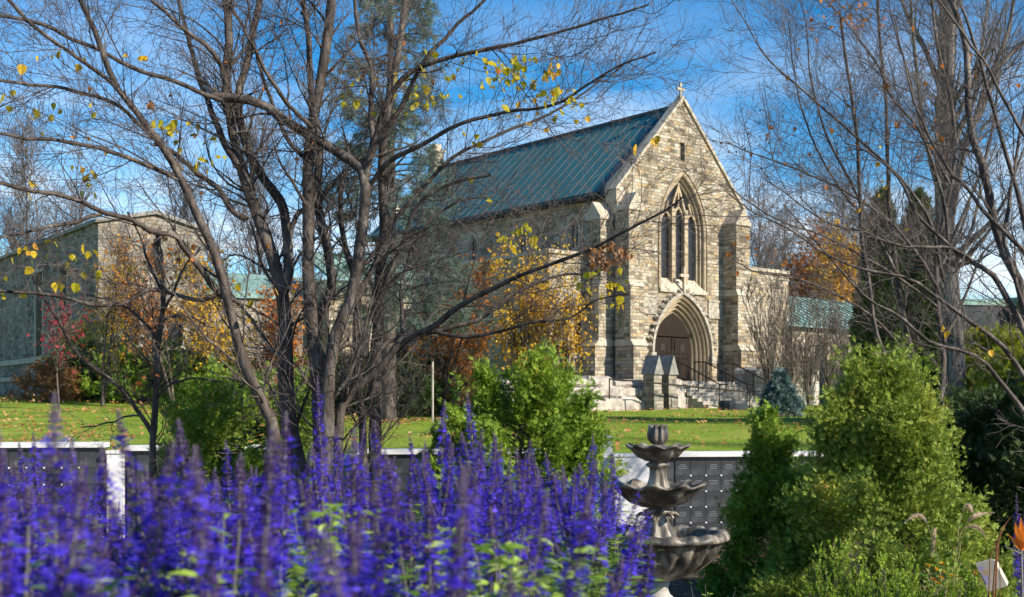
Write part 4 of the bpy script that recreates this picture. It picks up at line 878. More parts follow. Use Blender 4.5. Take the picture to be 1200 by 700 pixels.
l = at(1160, 40); conifer_bush('shrub', 'yellow-green shrub beside the furrowed trunk, right edge', l, top_h(395, l), 1.3, M['leaf_ygreen'], 30, 240, 26, 0.2, expo=round_prof)
l = at(1205, 34); conifer_bush('shrub', 'green and russet shrub low at the right edge of the lawn', l, top_h(420, l), 1.2, M['leaf_ygreen'], 31, 260, 26, 0.17, expo=round_prof)
# hedges of spreading juniper below the far trees
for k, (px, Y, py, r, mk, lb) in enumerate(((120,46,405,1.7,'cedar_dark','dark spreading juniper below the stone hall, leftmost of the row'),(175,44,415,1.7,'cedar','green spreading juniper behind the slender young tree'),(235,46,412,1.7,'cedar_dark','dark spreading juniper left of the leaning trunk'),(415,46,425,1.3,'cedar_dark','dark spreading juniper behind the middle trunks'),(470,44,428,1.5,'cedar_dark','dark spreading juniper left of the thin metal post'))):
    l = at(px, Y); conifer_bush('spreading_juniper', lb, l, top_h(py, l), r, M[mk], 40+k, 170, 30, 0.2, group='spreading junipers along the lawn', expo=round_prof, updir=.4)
for k, (px, Y, py, r, mk, lb) in enumerate(((60,43,432,1.1,'leaf_brown','russet-leaved low shrub at the corner of the lawn'),(105,48,380,1.3,'leaf_ygreen','yellow-green shrub in front of the hall corner'),(345,47,415,1.2,'leaf_brown','russet low shrub behind the main trunks'),(535,45,425,1.1,'leaf_brown','russet low shrub behind the thin metal post'))):
    l = at(px, Y); conifer_bush('low_shrub', lb, l, top_h(py, l), r, M[mk], 60+k, 110, 18, 0.15, group='low autumn shrubs along the lawn', expo=round_prof)

# big blue-green pine behind the multi-stemmed tree
def pine(name, label, loc, h, rad, seed, nb=150):
    rng = np.random.default_rng(seed); t = thing(name, label, 'tree', loc)
    V, Q = tubes(resample([(0,0,-.2),(.1,0,h*.5),(0,.1,h)], 14, rng, .03)[None], np.linspace(.28,.03,14)[None], 10); link('trunk', mesh_np('trunk', V, Q, M['bark'], smooth=True), t)
    z = h*(0.16+0.82*rng.uniform(0,1,nb)**.9); a = rng.uniform(0,6.28,nb); ln = rad*np.clip(1.15-z/h,0.12,1)**.7*rng.uniform(.7,1.1,nb)
    s = np.linspace(0,1,8)[None,:]; hx = np.cos(a)[:,None]*ln[:,None]*s; hy = np.sin(a)[:,None]*ln[:,None]*s
    hz = z[:,None] + ln[:,None]*(0.12*s-0.35*s**2+.12*s**3); P = np.stack([hx,hy,hz],-1); R = np.tile(np.linspace(.04,.012,8)[None],(nb,1))
    V, Q = tubes(P, R, 5); link('boughs', mesh_np('boughs', V, Q, M['twig'], smooth=True), t)
    C, CR = spawn(P, R, nb*11, rng, (35,65), K=4, up=-.05, wig=.12, t0=.25, lens=(.45,.95), rmin=.006, droop=.25)
    V, Q = tubes(C, CR, 3); link('twigs', mesh_np('twigs', V, Q, M['twig']), t)
    n = 24000; i = rng.integers(0, len(C), n); f = rng.uniform(.2,1,n)*3; i0 = np.minimum(f.astype(int),2); fr = (f-i0)[:,None]
    pos = C[i,i0]*(1-fr)+C[i,i0+1]*fr+rng.normal(size=(n,3))*.035; d = unit(C[i,-1]-C[i,0])+rng.normal(size=(n,3))*.5+np.array([0,0,-.15])
    V, Q = scatter('needles', pos, d, rng.uniform(.14,.28,n), rng); link('foliage', mesh_np('foliage', V, Q, M['pine']), t)
    return t
l = at(455, 40); pine('pine_tree', 'tall blue-green pine behind the bare multi-stemmed tree', l, 18, 3.1, 77)

# ================================================================ BACKGROUND TREES
far = 'bare trees standing behind the buildings'
for k, (px, Y, py, r0, mk, lb) in enumerate(((25,78,150,.22,None,'bare grey tree rising behind the stone hall at the far left'),(80,85,165,.2,None,'bare tree peeking over the stone hall roof'),(885,95,205,.25,None,'bluish bare tree just right of the church gable'),(925,100,225,.25,None,'bluish bare tree behind the russet oak'),(985,98,215,.25,None,'bare tree behind the golden tree on the right'),(300,80,160,.22,None,'bare tree behind the main trunks, above the hall gable'),(215,84,185,.22,None,'bare tree above the sunlit hall gable'))):
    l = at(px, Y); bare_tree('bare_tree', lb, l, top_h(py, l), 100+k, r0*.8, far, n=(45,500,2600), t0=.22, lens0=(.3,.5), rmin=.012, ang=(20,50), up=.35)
for k, (px, Y, py, mk, ln_, ls, lb, st) in enumerate(((957,88,268,'leaf_orange',5000,.34,'russet oak behind the copper-roofed range',1),(990,84,290,'leaf_gold',3600,.32,'golden-leaved tree right of the russet oak',1),
        (612,47,290,'leaf_gold',2500,.15,'golden-yellow small tree against the church side wall',5),(655,46,330,'leaf_gold',1700,.15,'low golden tree beside the round cedar bush',4),(515,44,315,'leaf_orange',2300,.15,'orange small tree between pine and golden tree',4),
        (255,42,300,'leaf_gold',2300,.14,'amber small tree behind the leaning stems',4),(330,46,330,'leaf_orange',1900,.14,'rusty-orange small tree behind the middle trunks',4),(120,41,300,'leaf_gold',1300,.11,'yellow-green small tree in front of the hall',3),(205,40,285,'leaf_orange',1500,.11,'sparse orange-leaved small tree in front of the hall gable',3),(1120,42,440,'leaf_gold',500,.14,'low golden shrub behind the furrowed trunk',4))):
    l = at(px, Y); h = top_h(py, l); bare_tree('autumn_tree', lb, l, h, 130+k, .03*math.sqrt(h), 'trees with autumn leaves', n=(40,320,1500), stems=st, spread=.30, t0=.15 if st > 1 else .3, lens0=(.3,.5), rmin=.006, leaf_n=ln_, leaf_s=ls, leaf_m=mk, m_w='twig')
# thicket of thin upright stems against the right-hand church wall
for k, px in enumerate((905, 925, 948, 972, 1000)):
    l = at(px, 56+k); bare_tree('thicket_shrub', ['bare upright shrub under the right lancet window','bare upright shrub right of the lancet window','bare upright shrub below the copper roof edge','bare upright shrub midway along the copper-roofed range','bare upright shrub left of the columnar cedars'][k], l, top_h(330+6*k, l), 160+k, .05, 'bare upright shrubs against the church range', n=(70,420,900), stems=9, spread=.28, lens0=(.3,.5), rmin=.008, cat='shrub', m_t='twig', m_w='twig', t0=.1, up=.5)
# crimson sapling
l = at(70, 38); bare_tree('crimson_sapling', 'slim sapling with crimson leaves in front of the hall', l, top_h(350, l), 181, .035, n=(22,110,420), t0=.35, leaf_n=260, leaf_s=.13, leaf_m='leaf_red', m_t='twig', m_w='twig', rmin=.006)
# metal post on the lawn edge
l = at(507, 40); t = thing('metal_post', 'thin grey metal post standing beside the orange tree', 'post', l)
MB().tube([(0,0,-.05),(0,0,2.0)], .035, 8).build('shaft', M['concrete'], t, uv=False); MB().box(-.06,.06,-.06,.06,2.0,2.1).build('cap', M['iron'], t, uv=False)
l = at(1172, 25.0); t = thing('marker_stone', 'small pale stone marker behind the right-hand wall', 'stone marker', l)
MB().box(-.14,.14,-.1,.1,-.1,.62).build('slab', M['white_stone'], t, uv=False); MB().box(-.2,.2,-.16,.16,-.1,.12).build('plinth', M['concrete'], t, uv=False)
l = at(1155, 30); conifer_bush('spreading_juniper', 'dark spreading juniper on the lawn above the right-hand wall', l, .9, 1.3, M['cedar_dark'], 47, 170, 30, 0.14, group='spreading junipers along the lawn', expo=round_prof, updir=.4)

# ================================================================ TREES TRACED LIMB BY LIMB
main = [
 ('trunk', .0, -.5, 8, 2.5, [(338,640),(322,510),(307,470),(285,420),(265,345),(250,290),(230,250),(218,220),(200,186),(175,150),(153,121),(136,100),(125,75),(110,35),(93,0),(82,-40)]),
 ('trunk', .2, .5, 12, 4, [(358,690),(354,570),(339,496),(335,440),(334,399),(329,341),(318,299),(300,252),(289,220),(280,186),(271,143),(264,96),(268,54),(266,0),(262,-50)]),
 ('trunk', .3, .9, 6.5, 3.5, [(331,345),(337,325),(338,299),(334,256),(326,232),(310,212),(297,190),(285,160),(278,120),(290,70),(300,20),(310,-30)]),
 ('branch', .3, 1.2, 5, 2.5, [(278,195),(262,165),(250,136),(240,108),(232,86),(222,50),(214,20),(206,-20)]),
 ('branch', .3, -.4, 4, 2, [(265,100),(258,75),(240,52),(222,40),(200,20),(179,0),(160,-20)]),
 ('trunk', .0, .2, 10, 5, [(372,690),(375,560),(374,470),(368,399),(362,327),(362,274),(360,229),(361,179),(367,136),(374,107),(382,61),(388,18),(392,-40)]),
 ('trunk', .3, .8, 6.5, 3, [(366,400),(377,366),(388,338),(385,300),(376,258),(373,227),(373,171),(366,130),(361,54),(355,0),(350,-30)]),
 ('trunk', -.2, .1, 9, 5, [(378,640),(384,470),(393,391),(410,356),(418,313),(425,263),(429,220),(425,200),(405,184),(368,162),(336,143),(304,121),(250,114)]),
 ('branch', .1, .6, 4.5, 2.2, [(428,215),(436,171),(434,118),(436,82),(421,43),(416,0),(412,-30)]),
 ('branch', .0, -.6, 4.5, 1.5, [(427,212),(440,165),(464,136),(493,79),(520,45),(546,18),(580,-10),(610,-40)]),
 ('branch', .0, -1.0, 4.5, 1.3, [(429,200),(450,129),(471,93),(500,75),(550,64),(600,52),(650,38),(700,24),(760,6)]),
 ('branch', .1, -1.2, 4, 1.0, [(430,225),(455,190),(490,172),(551,141),(600,132),(650,122),(690,100),(720,80),(770,60)]),
 ('branch', .0, .8, 4, 1.2, [(395,385),(430,330),(455,270),(500,215),(530,185),(580,160),(640,135),(690,105),(715,80)]),
 ('trunk', -.1, .2, 7, 4.5, [(398,680),(398,503),(410,462),(430,445),(450,428),(470,400),(486,384)]),
 ('branch', .2, -1.5, 5, 1.2, [(465,408),(495,389),(518,377),(543,356),(586,334),(629,316),(671,300),(700,288),(730,273),(776,248),(800,230)]),
 ('branch', .2, .4, 4, 1.2, [(471,400),(520,385),(560,375),(600,345),(650,325),(700,318),(740,300)]),
 ('branch', .2, -.6, 3.2, 1.0, [(500,388),(550,395),(590,388),(625,378),(670,372),(700,350),(735,345)]),
 ('branch', .2, .7, 3.4, 1.2, [(436,434),(450,405),(471,391),(470,340),(480,300),(500,262),(540,235),(580,230)]),
 ('trunk', .6, 1.0, 9, 4, [(436,680),(439,562),(440,496),(440,440),(443,381),(447,309),(450,266),(447,200),(452,140),(468,60),(475,0)]),
 ('trunk', .5, .8, 5.5, 3, [(430,660),(425,500),(420,449),(416,391),(420,340),(405,290),(398,240),(402,200)]),
 ('branch', .5, .1, 3.5, 2.0, [(418,400),(440,360),(452,330),(470,290),(490,240),(530,215),(575,205)]),
 ('branch', 0, -1.4, 4.0, 2.2, [(214,200),(190,170),(165,140),(139,107),(118,86),(71,54),(36,29),(11,0),(-20,-30)]),
 ('branch', .2, -.8, 3.8, 2.4, [(300,121),(250,114),(207,96),(161,82),(121,62),(93,50),(50,29),(0,18),(-40,10)]),
 ('branch', 0, -.9, 3.6, 2.0, [(205,192),(193,175),(171,154),(143,129),(118,114),(71,104),(30,98),(-30,90)]),
 ('branch', 0, -1.3, 4.0, 2.0, [(225,225),(211,211),(185,198),(161,189),(107,171),(54,164),(0,157),(-40,150)]),
 ('branch', 0, -1.6, 5, 2.2, [(262,348),(254,341),(236,316),(214,288),(205,275),(179,272),(157,259),(121,249),(89,234),(50,226),(0,214),(-40,208)]),
 ('branch', .2, -.5, 3.6, 2.0, [(285,358),(257,345),(236,352),(200,343),(171,341),(143,356),(107,356),(54,345),(0,341),(-30,342)]),
 ('branch', .1, .4, 4.4, 3, [(289,258),(271,245),(257,222),(232,204),(204,179),(180,168)]),
 ('branch', -.2, -1.0, 3.0, 1.5, [(120,250),(80,262),(40,270),(0,278)]),
 ('branch', .3, .9, 4, 1.5, [(333,300),(350,250),(372,240),(395,210),(430,185),(480,172)]),
 ('branch', .4, 1.2, 3.4, 1.2, [(357,185),(335,160),(315,110),(300,60),(292,10),(285,-30)]),
 ('branch', -.2, -1.0, 3.6, 1.6, [(365,150),(345,130),(318,95),(300,60),(280,25),(262,0)]),
]
ly = 'leaf_yellow'
leaves = [(28,225,14,10,2,.11,ly),(22,78,8,14,1,.13,'leaf_gold'),(15,115,16,12,3,.12,ly),(40,130,24,14,6,.1,ly),(60,62,14,10,2,.1,ly),(85,66,16,10,3,.1,ly),(158,64,14,12,5,.1,'leaf_gold'),(105,208,26,18,10,.1,ly),(28,293,18,12,4,.13,ly),(75,292,34,16,11,.12,ly),(88,325,30,18,9,.12,ly),(205,152,30,16,12,.1,ly),(245,182,28,22,16,.1,ly),(180,150,14,14,6,.1,ly),(175,115,12,10,2,.1,'leaf_orange'),(288,340,12,14,4,.12,ly),(285,365,18,18,6,.11,ly),(325,95,8,6,1,.1,'leaf_orange'),(420,112,18,16,12,.09,ly),(498,112,24,14,16,.09,ly),(560,68,20,10,8,.09,ly),(600,85,38,20,64,.09,ly),(645,80,20,14,14,.09,'leaf_gold'),(660,118,28,20,26,.09,ly),(545,160,16,12,6,.09,ly),(548,212,8,8,1,.11,ly),(575,232,12,10,3,.10,ly),(608,275,26,16,22,.10,ly),(700,325,36,14,18,.10,ly),(722,345,14,18,12,.10,ly),(713,300,24,17,170,.07,'leaf_brown'),(755,160,14,14,3,.13,'leaf_gold'),(10,340,14,20,3,.1,ly),(500,68,30,14,6,.09,ly),(460,98,20,16,8,.09,ly),(460,60,200,60,22,.06,'leaf_orange'),(240,120,200,90,34,.06,'leaf_orange'),(590,100,70,40,26,.08,ly),(480,110,60,40,18,.08,ly),(130,170,110,50,12,.09,ly),(215,170,50,30,14,.09,ly),(640,130,50,25,14,.08,'leaf_gold'),(60,300,60,20,8,.1,ly),(300,350,50,30,8,.09,'leaf_gold'),(250,280,150,70,26,.06,'leaf_orange')]
b = at(368, 13); base = (b[0], 13, b[2])
traced_tree('multi_stemmed_tree', 'large bare multi-stemmed tree with a few yellow leaves, rising from the blue flowers', base, main, 13, 501,
  dict(n=(400, 3200, 10000, 900, 12000), l=((.7,1.9),(.35,.95),(.2,.5),(.08,.2)), up=.10, flat=(1,.8,1)), leaves, K=30)

young = [('trunk', 0, 0, 5, 2.6, [(176,700),(178,589),(180,507),(182,466),(184,413),(191,363),(188,320),(183,270)]),
 ('branch', 0, -.3, 2.4, 1, [(190,368),(205,340),(215,315),(235,290)]), ('branch', 0, .3, 2.4, 1, [(187,400),(170,380),(150,362),(120,350),(95,345)]),
 ('branch', 0, -.4, 3.4, 2, [(179,510),(171,495),(160,480),(148,462),(130,445),(107,431),(86,409),(71,381),(54,352),(36,320)]),
 ('branch', 0, .3, 2, 1, [(182,470),(200,450),(230,444),(262,448)]), ('branch', 0, .3, 1.6, .8, [(165,487),(150,488),(130,495),(95,502)]),
 ('branch', 0, .4, 2.2, 1, [(189,340),(175,310),(165,280),(150,250)]), ('branch', 0, .4, 2, 1, [(186,380),(200,372),(222,372),(250,385)])]
b = at(177, 14.5)
traced_tree('young_tree', 'slender young tree with one straight grey trunk, left of the leaning stems', (b[0],14.5,b[2]), young, 14.5, 502,
  dict(n=(60, 330, 700, 110, 800), l=((.4,1.1),(.2,.6),(.12,.35),(.06,.15)), up=.1), [(200,300,40,40,26,.07,'leaf_orange'),(150,350,60,40,30,.07,'leaf_gold'),(210,440,60,30,22,.07,'leaf_orange'),(120,440,50,30,14,.06,'leaf_orange')], K=20)

fan = [('trunk', 0, .8, 6, 2, [(1104,640),(1102,480),(1106,420),(1098,350),(1100,290),(1110,240),(1118,190),(1116,130),(1100,60),(1090,-20)]),
 ('trunk', .3, .2, 5, 2, [(1090,600),(1082,470),(1070,420),(1058,370),(1050,320),(1042,246),(1040,180),(1036,100),(1030,28),(1026,-30)]),
 ('trunk', -.2, -.6, 4.5, 2, [(1085,560),(1060,470),(1040,430),(1025,384),(1018,330),(1010,280),(1007,230),(1005,170),(998,110),(990,60),(985,10)]),
 ('branch', 0, -.8, 4, 1.2, [(1112,300),(1108,250),(1094,193),(1076,150),(1044,114),(1030,79),(1010,50),(984,18),(960,-10)]),
 ('branch', 0, -1.2, 3.6, 1, [(1106,330),(1090,260),(1060,215),(1020,175),(980,140),(940,105),(900,70),(870,20),(855,-5)]),
 ('branch', 0, -.5, 3.6, 1, [(1100,340),(1070,290),(1030,250),(990,225),(950,205),(910,190),(870,175),(850,165)]),
 ('branch', .2, -1, 3.4, 1, [(1098,360),(1060,330),(1010,300),(960,275),(920,262),(880,240),(850,215)]),
 ('branch', .2, .6, 3.4, 1, [(1102,345),(1075,300),(1040,270),(1000,240),(960,180),(940,130),(930,80),(925,30)]),
 ('branch', 0, -1, 3.2, .9, [(1080,440),(1050,400),(1020,370),(980,345),(930,325),(890,320),(850,300)]),
 ('branch', .2, .8, 3.6, 1.2, [(1104,310),(1125,260),(1150,200),(1165,130),(1175,60),(1180,0)]),
 ('branch', 0, .6, 3.4, 1, [(1050,320),(1020,260),(990,200),(965,150),(950,90),(945,30),(935,-10)]),
 ('branch', 0, -.5, 3.2, 1, [(1112,215),(1080,150),(1066,90),(1050,40),(1040,-10)]),
 ('branch', .2, .8, 3.4, 1, [(1106,400),(1130,350),(1150,300),(1185,260),(1210,230)])]
b = at(1100, 18.5)
traced_tree('fan_shaped_tree', 'bare tree with fine dark branches fanning left above the golden-green cedar', (b[0],18.5,b[2]), fan, 18.5, 503,
  dict(n=(230, 1900, 6500, 400, 7000), l=((.9,2.3),(.5,1.2),(.3,.7),(.12,.3)), up=.12, bias=(-.3,0,.1)), [(1010,130,120,120,60,.09,'leaf_orange'),(985,15,40,20,46,.08,'leaf_orange'),(870,165,40,14,34,.06,'leaf_brown'),(1050,230,100,60,30,.09,'leaf_gold'),(880,300,40,30,14,.1,'leaf_orange')], K=26, thin=0.62)

near = [('trunk', 0, .5, 10, 3.4, [(1310,900),(1300,700),(1290,600),(1270,520),(1240,450),(1215,400),(1200,359),(1190,320),(1171,291),(1162,250),(1157,214),(1145,175),(1137,150),(1134,86),(1130,43),(1112,0),(1100,-40)]),
 ('branch', 0, -.6, 5.5, .9, [(1262,600),(1232,530),(1200,482),(1186,466),(1161,431),(1136,415),(1107,406),(1082,395),(1050,370),(1018,352),(985,318),(955,280),(920,240)]),
 ('branch', 0, -.4, 5.5, .8, [(1275,560),(1240,490),(1200,441),(1171,402),(1136,377),(1100,352),(1064,327),(1011,316),(968,299),(921,266),(885,250),(850,222)]),
 ('branch', 0, .4, 7, .9, [(1250,470),(1220,430),(1200,391),(1182,356),(1164,324),(1136,306),(1100,277),(1075,250),(1050,205),(1020,180),(990,165)]),
 ('branch', 0, .3, 5.5, 2, [(1235,430),(1225,360),(1210,300),(1200,260),(1185,200),(1170,150),(1151,79),(1134,29),(1120,-10)]),
 ('branch', 0, -.3, 4, 1.5, [(1240,300),(1220,200),(1200,157),(1173,114),(1155,75),(1120,30),(1100,0)]),
 ('branch', 0, .5, 3.6, 1, [(1205,300),(1160,255),(1130,220),(1105,190),(1080,140),(1060,80),(1050,20)]),
 ('branch', 0, -.4, 3.2, .7, [(1140,306),(1110,290),(1060,290),(1010,272),(960,255),(920,225),(890,205)]),
 ('branch', 0, .4, 4.2, 2, [(1215,400),(1190,330),(1178,280),(1185,220),(1195,160),(1205,100)])]
traced_tree('leaning_tree', 'near bare tree at the right edge with long branches curving left', (4.5,9.5,gz(4.5,9.5)), near, 9.5, 504,
  dict(n=(80, 380, 1000, 90, 900), l=((.5,1.3),(.25,.7),(.15,.4),(.06,.15)), up=.12, bias=(-.2,0,.1)), [(1140,400,60,30,5,.06,'leaf_gold'),(1130,100,70,70,10,.05,'leaf_orange')], K=28, thin=0.72)

# the big furrowed trunk on the lawn
ash = [('trunk', 0, 0, 12.5, 10, [(1121,500),(1119,440),(1114,360),(1108,290),(1107,220),(1107,140),(1110,60),(1112,0),(1113,-120)]),
 ('branch', 0, 1, 5, 3, [(1114,250),(1130,170),(1150,130),(1170,80),(1200,50),(1240,20)]), ('branch', 0, -1, 5, 2.5, [(1108,300),(1130,180),(1160,90),(1180,40),(1190,-10)]),
 ('branch', 0, .5, 4.5, 2, [(1108,120),(1085,60),(1060,10),(1045,-50)]), ('branch', 0, -2, 4, 2, [(1107,240),(1090,190),(1078,120),(1070,40),(1066,-20)]), ('branch', 0, 2, 4, 2, [(1112,180),(1140,120),(1150,60),(1160,-10)])]
b = at(1121, 35)
traced_tree('furrowed_tree', 'massive straight tree trunk with furrowed grey bark on the lawn at right', (b[0],35,b[2]), ash, 35, 505,
  dict(n=(110, 700, 2200, 120, 900), l=((2,5),(1,2.4),(.6,1.3),(.3,.6)), up=.12), [], K=22, bark='bark_ash', thin=.8)
for k, (x, y, h) in enumerate(((24, 30, 15), (30, 22, 16), (17, 20, 11))):
    bare_tree('bare_tree', ['bare tree beyond the right edge shading the lawn','tall bare tree beyond the right edge','smaller bare tree beyond the right edge near the wall'][k], (x, y, gz(x,y)), h, 190+k, .28, 'bare trees standing beside the lawn', n=(50,400,1500), rmin=.008, m_w='twig')

# ================================================================ BLUE SALVIA
def salvia_meshes(seed, H, spike):
    """stem, flower spike and leafy foot of one stalk, base at the origin"""
    rng = np.random.default_rng(seed)
    bend = rng.normal(size=2)*.05
    path = resample([(0,0,0),(bend[0]*.4,bend[1]*.4,H*.45),(bend[0]*1.1,bend[1]*1.1,H*.8),(bend[0]*1.4,bend[1]*1.4,H)], 14)
    V, Q = tubes(path[None], np.linspace(.0038,.0012,14)[None], 5); stem = mesh_np('salvia_stem', V, Q, M['stem_green'], smooth=True)
    zz = lambda z: np.stack([np.interp(z, path[:,2], path[:,k]) for k in range(3)], -1)
    nw = int(spike/.0105); pos = []; dr = []; sz = []; pos2 = []; dr2 = []; sz2 = []
    for w_ in range(nw):
        f = w_/nw; z = H-spike+spike*f; gap = rng.uniform(-.003,.003); op = f < .80; n = 7 if f < .85 else 6
        rad = .008*(1-f*.75); a0 = rng.uniform(0,6.28)
        for k in range(n):
            a = a0+6.283*k/n+rng.normal()*.2; d = np.array([math.cos(a), math.sin(a), .35+1.6*f**2.5+rng.normal()*.15]); c = zz(z+gap)+np.array([math.cos(a),math.sin(a),0])*rad*.5
            s = (.0155*(1-.35*f)) if op else .014*(1-(f-.8)*3.2)
            pos2.append(c); dr2.append(d); sz2.append(s*rng.uniform(.85,1.15))
            if op and rng.uniform() < .40-.16*f:
                dd = unit(d); pos.append(c+dd*s*.8); dr.append(d*np.array([1,1,.5])+rng.normal(size=3)*.25); sz.append(.0185*rng.uniform(.7,1.2)*(1-.3*f))
    # calyx: a little four-sided cone; floret: hood and spreading lip
    def place(tv, tf, pos, dr, sz):
        pos = np.array(pos); d = unit(np.array(dr)); up = np.tile([[0,0,1.]],(len(d),1)); z = unit(up-(up*d).sum(1,keepdims=True)*d); x = np.cross(d, z); s = np.array(sz)[:,None,None]
        VV = pos[:,None,:]+s*(x[:,None,:]*tv[None,:,0:1]+d[:,None,:]*tv[None,:,1:2]+z[:,None,:]*tv[None,:,2:3])
        return VV.reshape(-1,3), (tf[None]+(np.arange(len(d))*len(tv))[:,None,None]).reshape(-1,tf.shape[1])
    cv = np.array([(0,0,0),(.22,.5,0),(0,.5,.22),(-.22,.5,0),(0,.5,-.22),(0,1,0)]); cf = np.array([(0,2,1),(0,3,2),(0,4,3),(0,1,4),(5,1,2),(5,2,3),(5,3,4),(5,4,1)])
    fv = np.array([(0,0,0),(.28,.45,.25),(0,.95,.42),(-.28,.45,.25),(0,.35,.38),(.5,.75,-.25),(.2,1.1,-.45),(-.2,1.1,-.45),(-.5,.75,-.25),(0,.45,-.1)])
    ff = np.array([(0,1,4),(1,2,4),(2,3,4),(3,0,4),(0,9,5),(9,6,5),(9,7,6),(9,8,7),(0,8,9)])
    V1, F1 = place(cv, cf, pos2, dr2, sz2); V2, F2 = place(fv, ff, pos, dr, sz)
    mi = np.concatenate([np.zeros(len(F1)), np.ones(len(F2))])
    sp = mesh_np('salvia_spike', np.vstack([V1,V2]), np.vstack([F1, F2+len(V1)]), [M['calyx'], M['floret']], mi=mi)
    # leaves: pointed, in pairs up the stem
    lp = []; ldir = []; ls = []
    for z in np.arange(.12, H-spike-.02, .05):
        a = rng.uniform(0,6.28)
        for q in (0, math.pi):
            lp.append(zz(z)); ldir.append((math.cos(a+q), math.sin(a+q), rng.uniform(-.1,.5))); ls.append(rng.uniform(.045,.085)*(1.15-.4*z/H))
        for q in range(2):
            a2 = rng.uniform(0,6.28); r = rng.uniform(.02,.09); lp.append(zz(z)+np.array([r*math.cos(a2), r*math.sin(a2), rng.uniform(0,.04)])); ldir.append((math.cos(a2), math.sin(a2), rng.uniform(-.2,.8))); ls.append(rng.uniform(.03,.07))
    tv = np.array([(0,-.35,0),(0,0,0),(-.2,.25,.05),(-.21,.55,.04),(0,1.0,-.12),(.21,.55,.04),(.2,.25,.05),(0,.5,-.02),(.02,0,0)])
    tf = np.array([(1,7,3,2),(7,4,4,3),(1,6,5,7),(7,5,4,4)]); tf = np.array([(1,7,3),(1,3,2),(7,4,3),(1,5,7),(1,6,5),(7,5,4),(0,8,1)])
    V3, F3 = place(tv, tf, lp, ldir, ls)
    lf = mesh_np('salvia_leaves', V3, F3, M['salvia_leaf'], smooth=False)
    return stem, sp, lf
VAR = [salvia_meshes(900+k, H, s) for k, (H, s) in enumerate([(1.0,.40),(.96,.36),(1.04,.44),(.92,.32),(1.0,.30),(.98,.38),(.9,.28),(1.02,.40)])]
rng = np.random.default_rng(77)
def outline(px):    # top of the flower bank along the picture, from the far stalks
    return np.interp(px, [0,30,65,100,130,175,205,230,260,300,330,355,385,420,450,480,520,580,640,690,720,750,775], [535,525,490,560,575,595,525,540,495,510,490,530,458,505,525,520,495,500,510,525,555,600,640])
def put_salvia(x, y, ztop, v, label, group='blue salvia stalks in the flower bank', tilt=None):
    stem, sp, lf = VAR[v]; gb_ = gz(x, y); H = ztop-gb_; h0 = stem['h'] if 'h' in stem else [1.0,.96,1.04,.92,1.0,.98,.9,1.02][v]
    t = thing('blue_salvia', label, 'salvia', (x, y, gb_), float(rng.uniform(0,6.28)), group); s = H/h0; k_ = 1.3 if y < 3 else 1.08; t.scale = (k_, k_, s)
    tl = tilt if tilt is not None else rng.normal(size=2)*.075; t.rotation_euler = (float(tl[0]), float(tl[1]), t.rotation_euler[2])
    link('stem', stem, t); link('flower_spike', sp, t); link('foliage', lf, t)
    return t
n = 0; spots = []
SHARED = 'mid-height blue-violet salvia stalk among others of its height in the dense flower bank'
for tries in range(6000):
    Y = 1.45+4.8*rng.uniform()**.78; px = rng.uniform(-60, 772)
    x = (px-600)/F*Y
    lim = .115*Y if Y > 3 else .085*Y
    if any((x-a)**2+(Y-b)**2 < (.08+(.012 if px < 520 else .0)*Y)**2 for a, b in spots): continue
    if px > 640 and Y < 2.9: continue
    if any(Y < yc+.15 and abs(px-pc) < wd and rng.uniform() < .88 for pc, yc, wd in ((385,2.9,36),(20,2.0,34),(232,2.3,24),(565,3.0,42),(650,3.3,34),(605,2.7,24))): continue
    if Y < 2.6 and rng.uniform() < .45: continue
    py = outline(px)+abs(rng.normal())*(70 if px < 540 else 75)+rng.uniform(-6,30)
    if Y < 2.6: py += 10
    ztop = CZ+(HY-py)/F*Y
    g_ = gz(x, Y)
    if ztop-g_ > 1.5 or ztop-g_ < .45: continue
    spots.append((x, Y)); put_salvia(x, Y, ztop, int(rng.integers(0, 8)), SHARED); n += 1
    if n >= 275: break
print('salvia', n)
for (px, Y, py, v, lb) in ((68,1.9,458,2,'tallest blurred violet spike near the left edge'),(385,4.2,440,0,'tallest sharp violet spike in front of the middle trunks'),(210,2.6,478,5,'blurred violet spike left of the dark cedar'),(322,2.5,482,7,'blurred violet spike in front of the leaning trunk'),(572,5.2,458,1,'tall violet spike before the round cedar bush, topmost on that side'),(725,5.6,530,3,'lone violet spike beside the pale panel behind the fountain'),(512,5.0,468,4,'thin violet spike at the left side of the round cedar bush'),(262,2.5,490,0,'twin blurred violet spike, left of the leaning trunk'),(132,2.9,548,6,'short violet spike below the narrow white pillar'),(8,1.8,495,3,'blurred violet spike cut by the left edge'),(95,1.75,515,5,'wide blurred violet spike right of the tallest one near the left edge'),(292,1.8,500,0,'wide blurred violet spike in front of the dark cedar'),(525,1.8,545,2,'large blurred violet spike rising below the round cedar bush'),(175,2.4,520,1,'blurred violet spike in front of the slender young tree'),(465,4.4,492,7,'slim violet spike right of the middle trunks'),(620,5.4,515,5,'violet spike before the middle of the round cedar bush'),(690,5.5,508,2,'violet spike at the right side of the round cedar bush'),(430,2.3,560,5,'very large blurred violet spike below the middle trunks')):
    x = (px-600)/F*Y; put_salvia(x, Y, CZ+(HY-py)/F*Y, v, lb, tilt=(0,0))
# a lighter leafy salvia at the right edge
t = put_salvia((1191-600)/F*7.2, 7.2, CZ+(HY-598)/F*7.2, 1, 'blue salvia stalk with pale leaves beside the orange flower, right edge', tilt=(0,0))
t = put_salvia((1199-600)/F*7.4, 7.4, CZ+(HY-575)/F*7.4, 3, 'taller violet salvia stalk cut by the right edge', tilt=(0,.1))

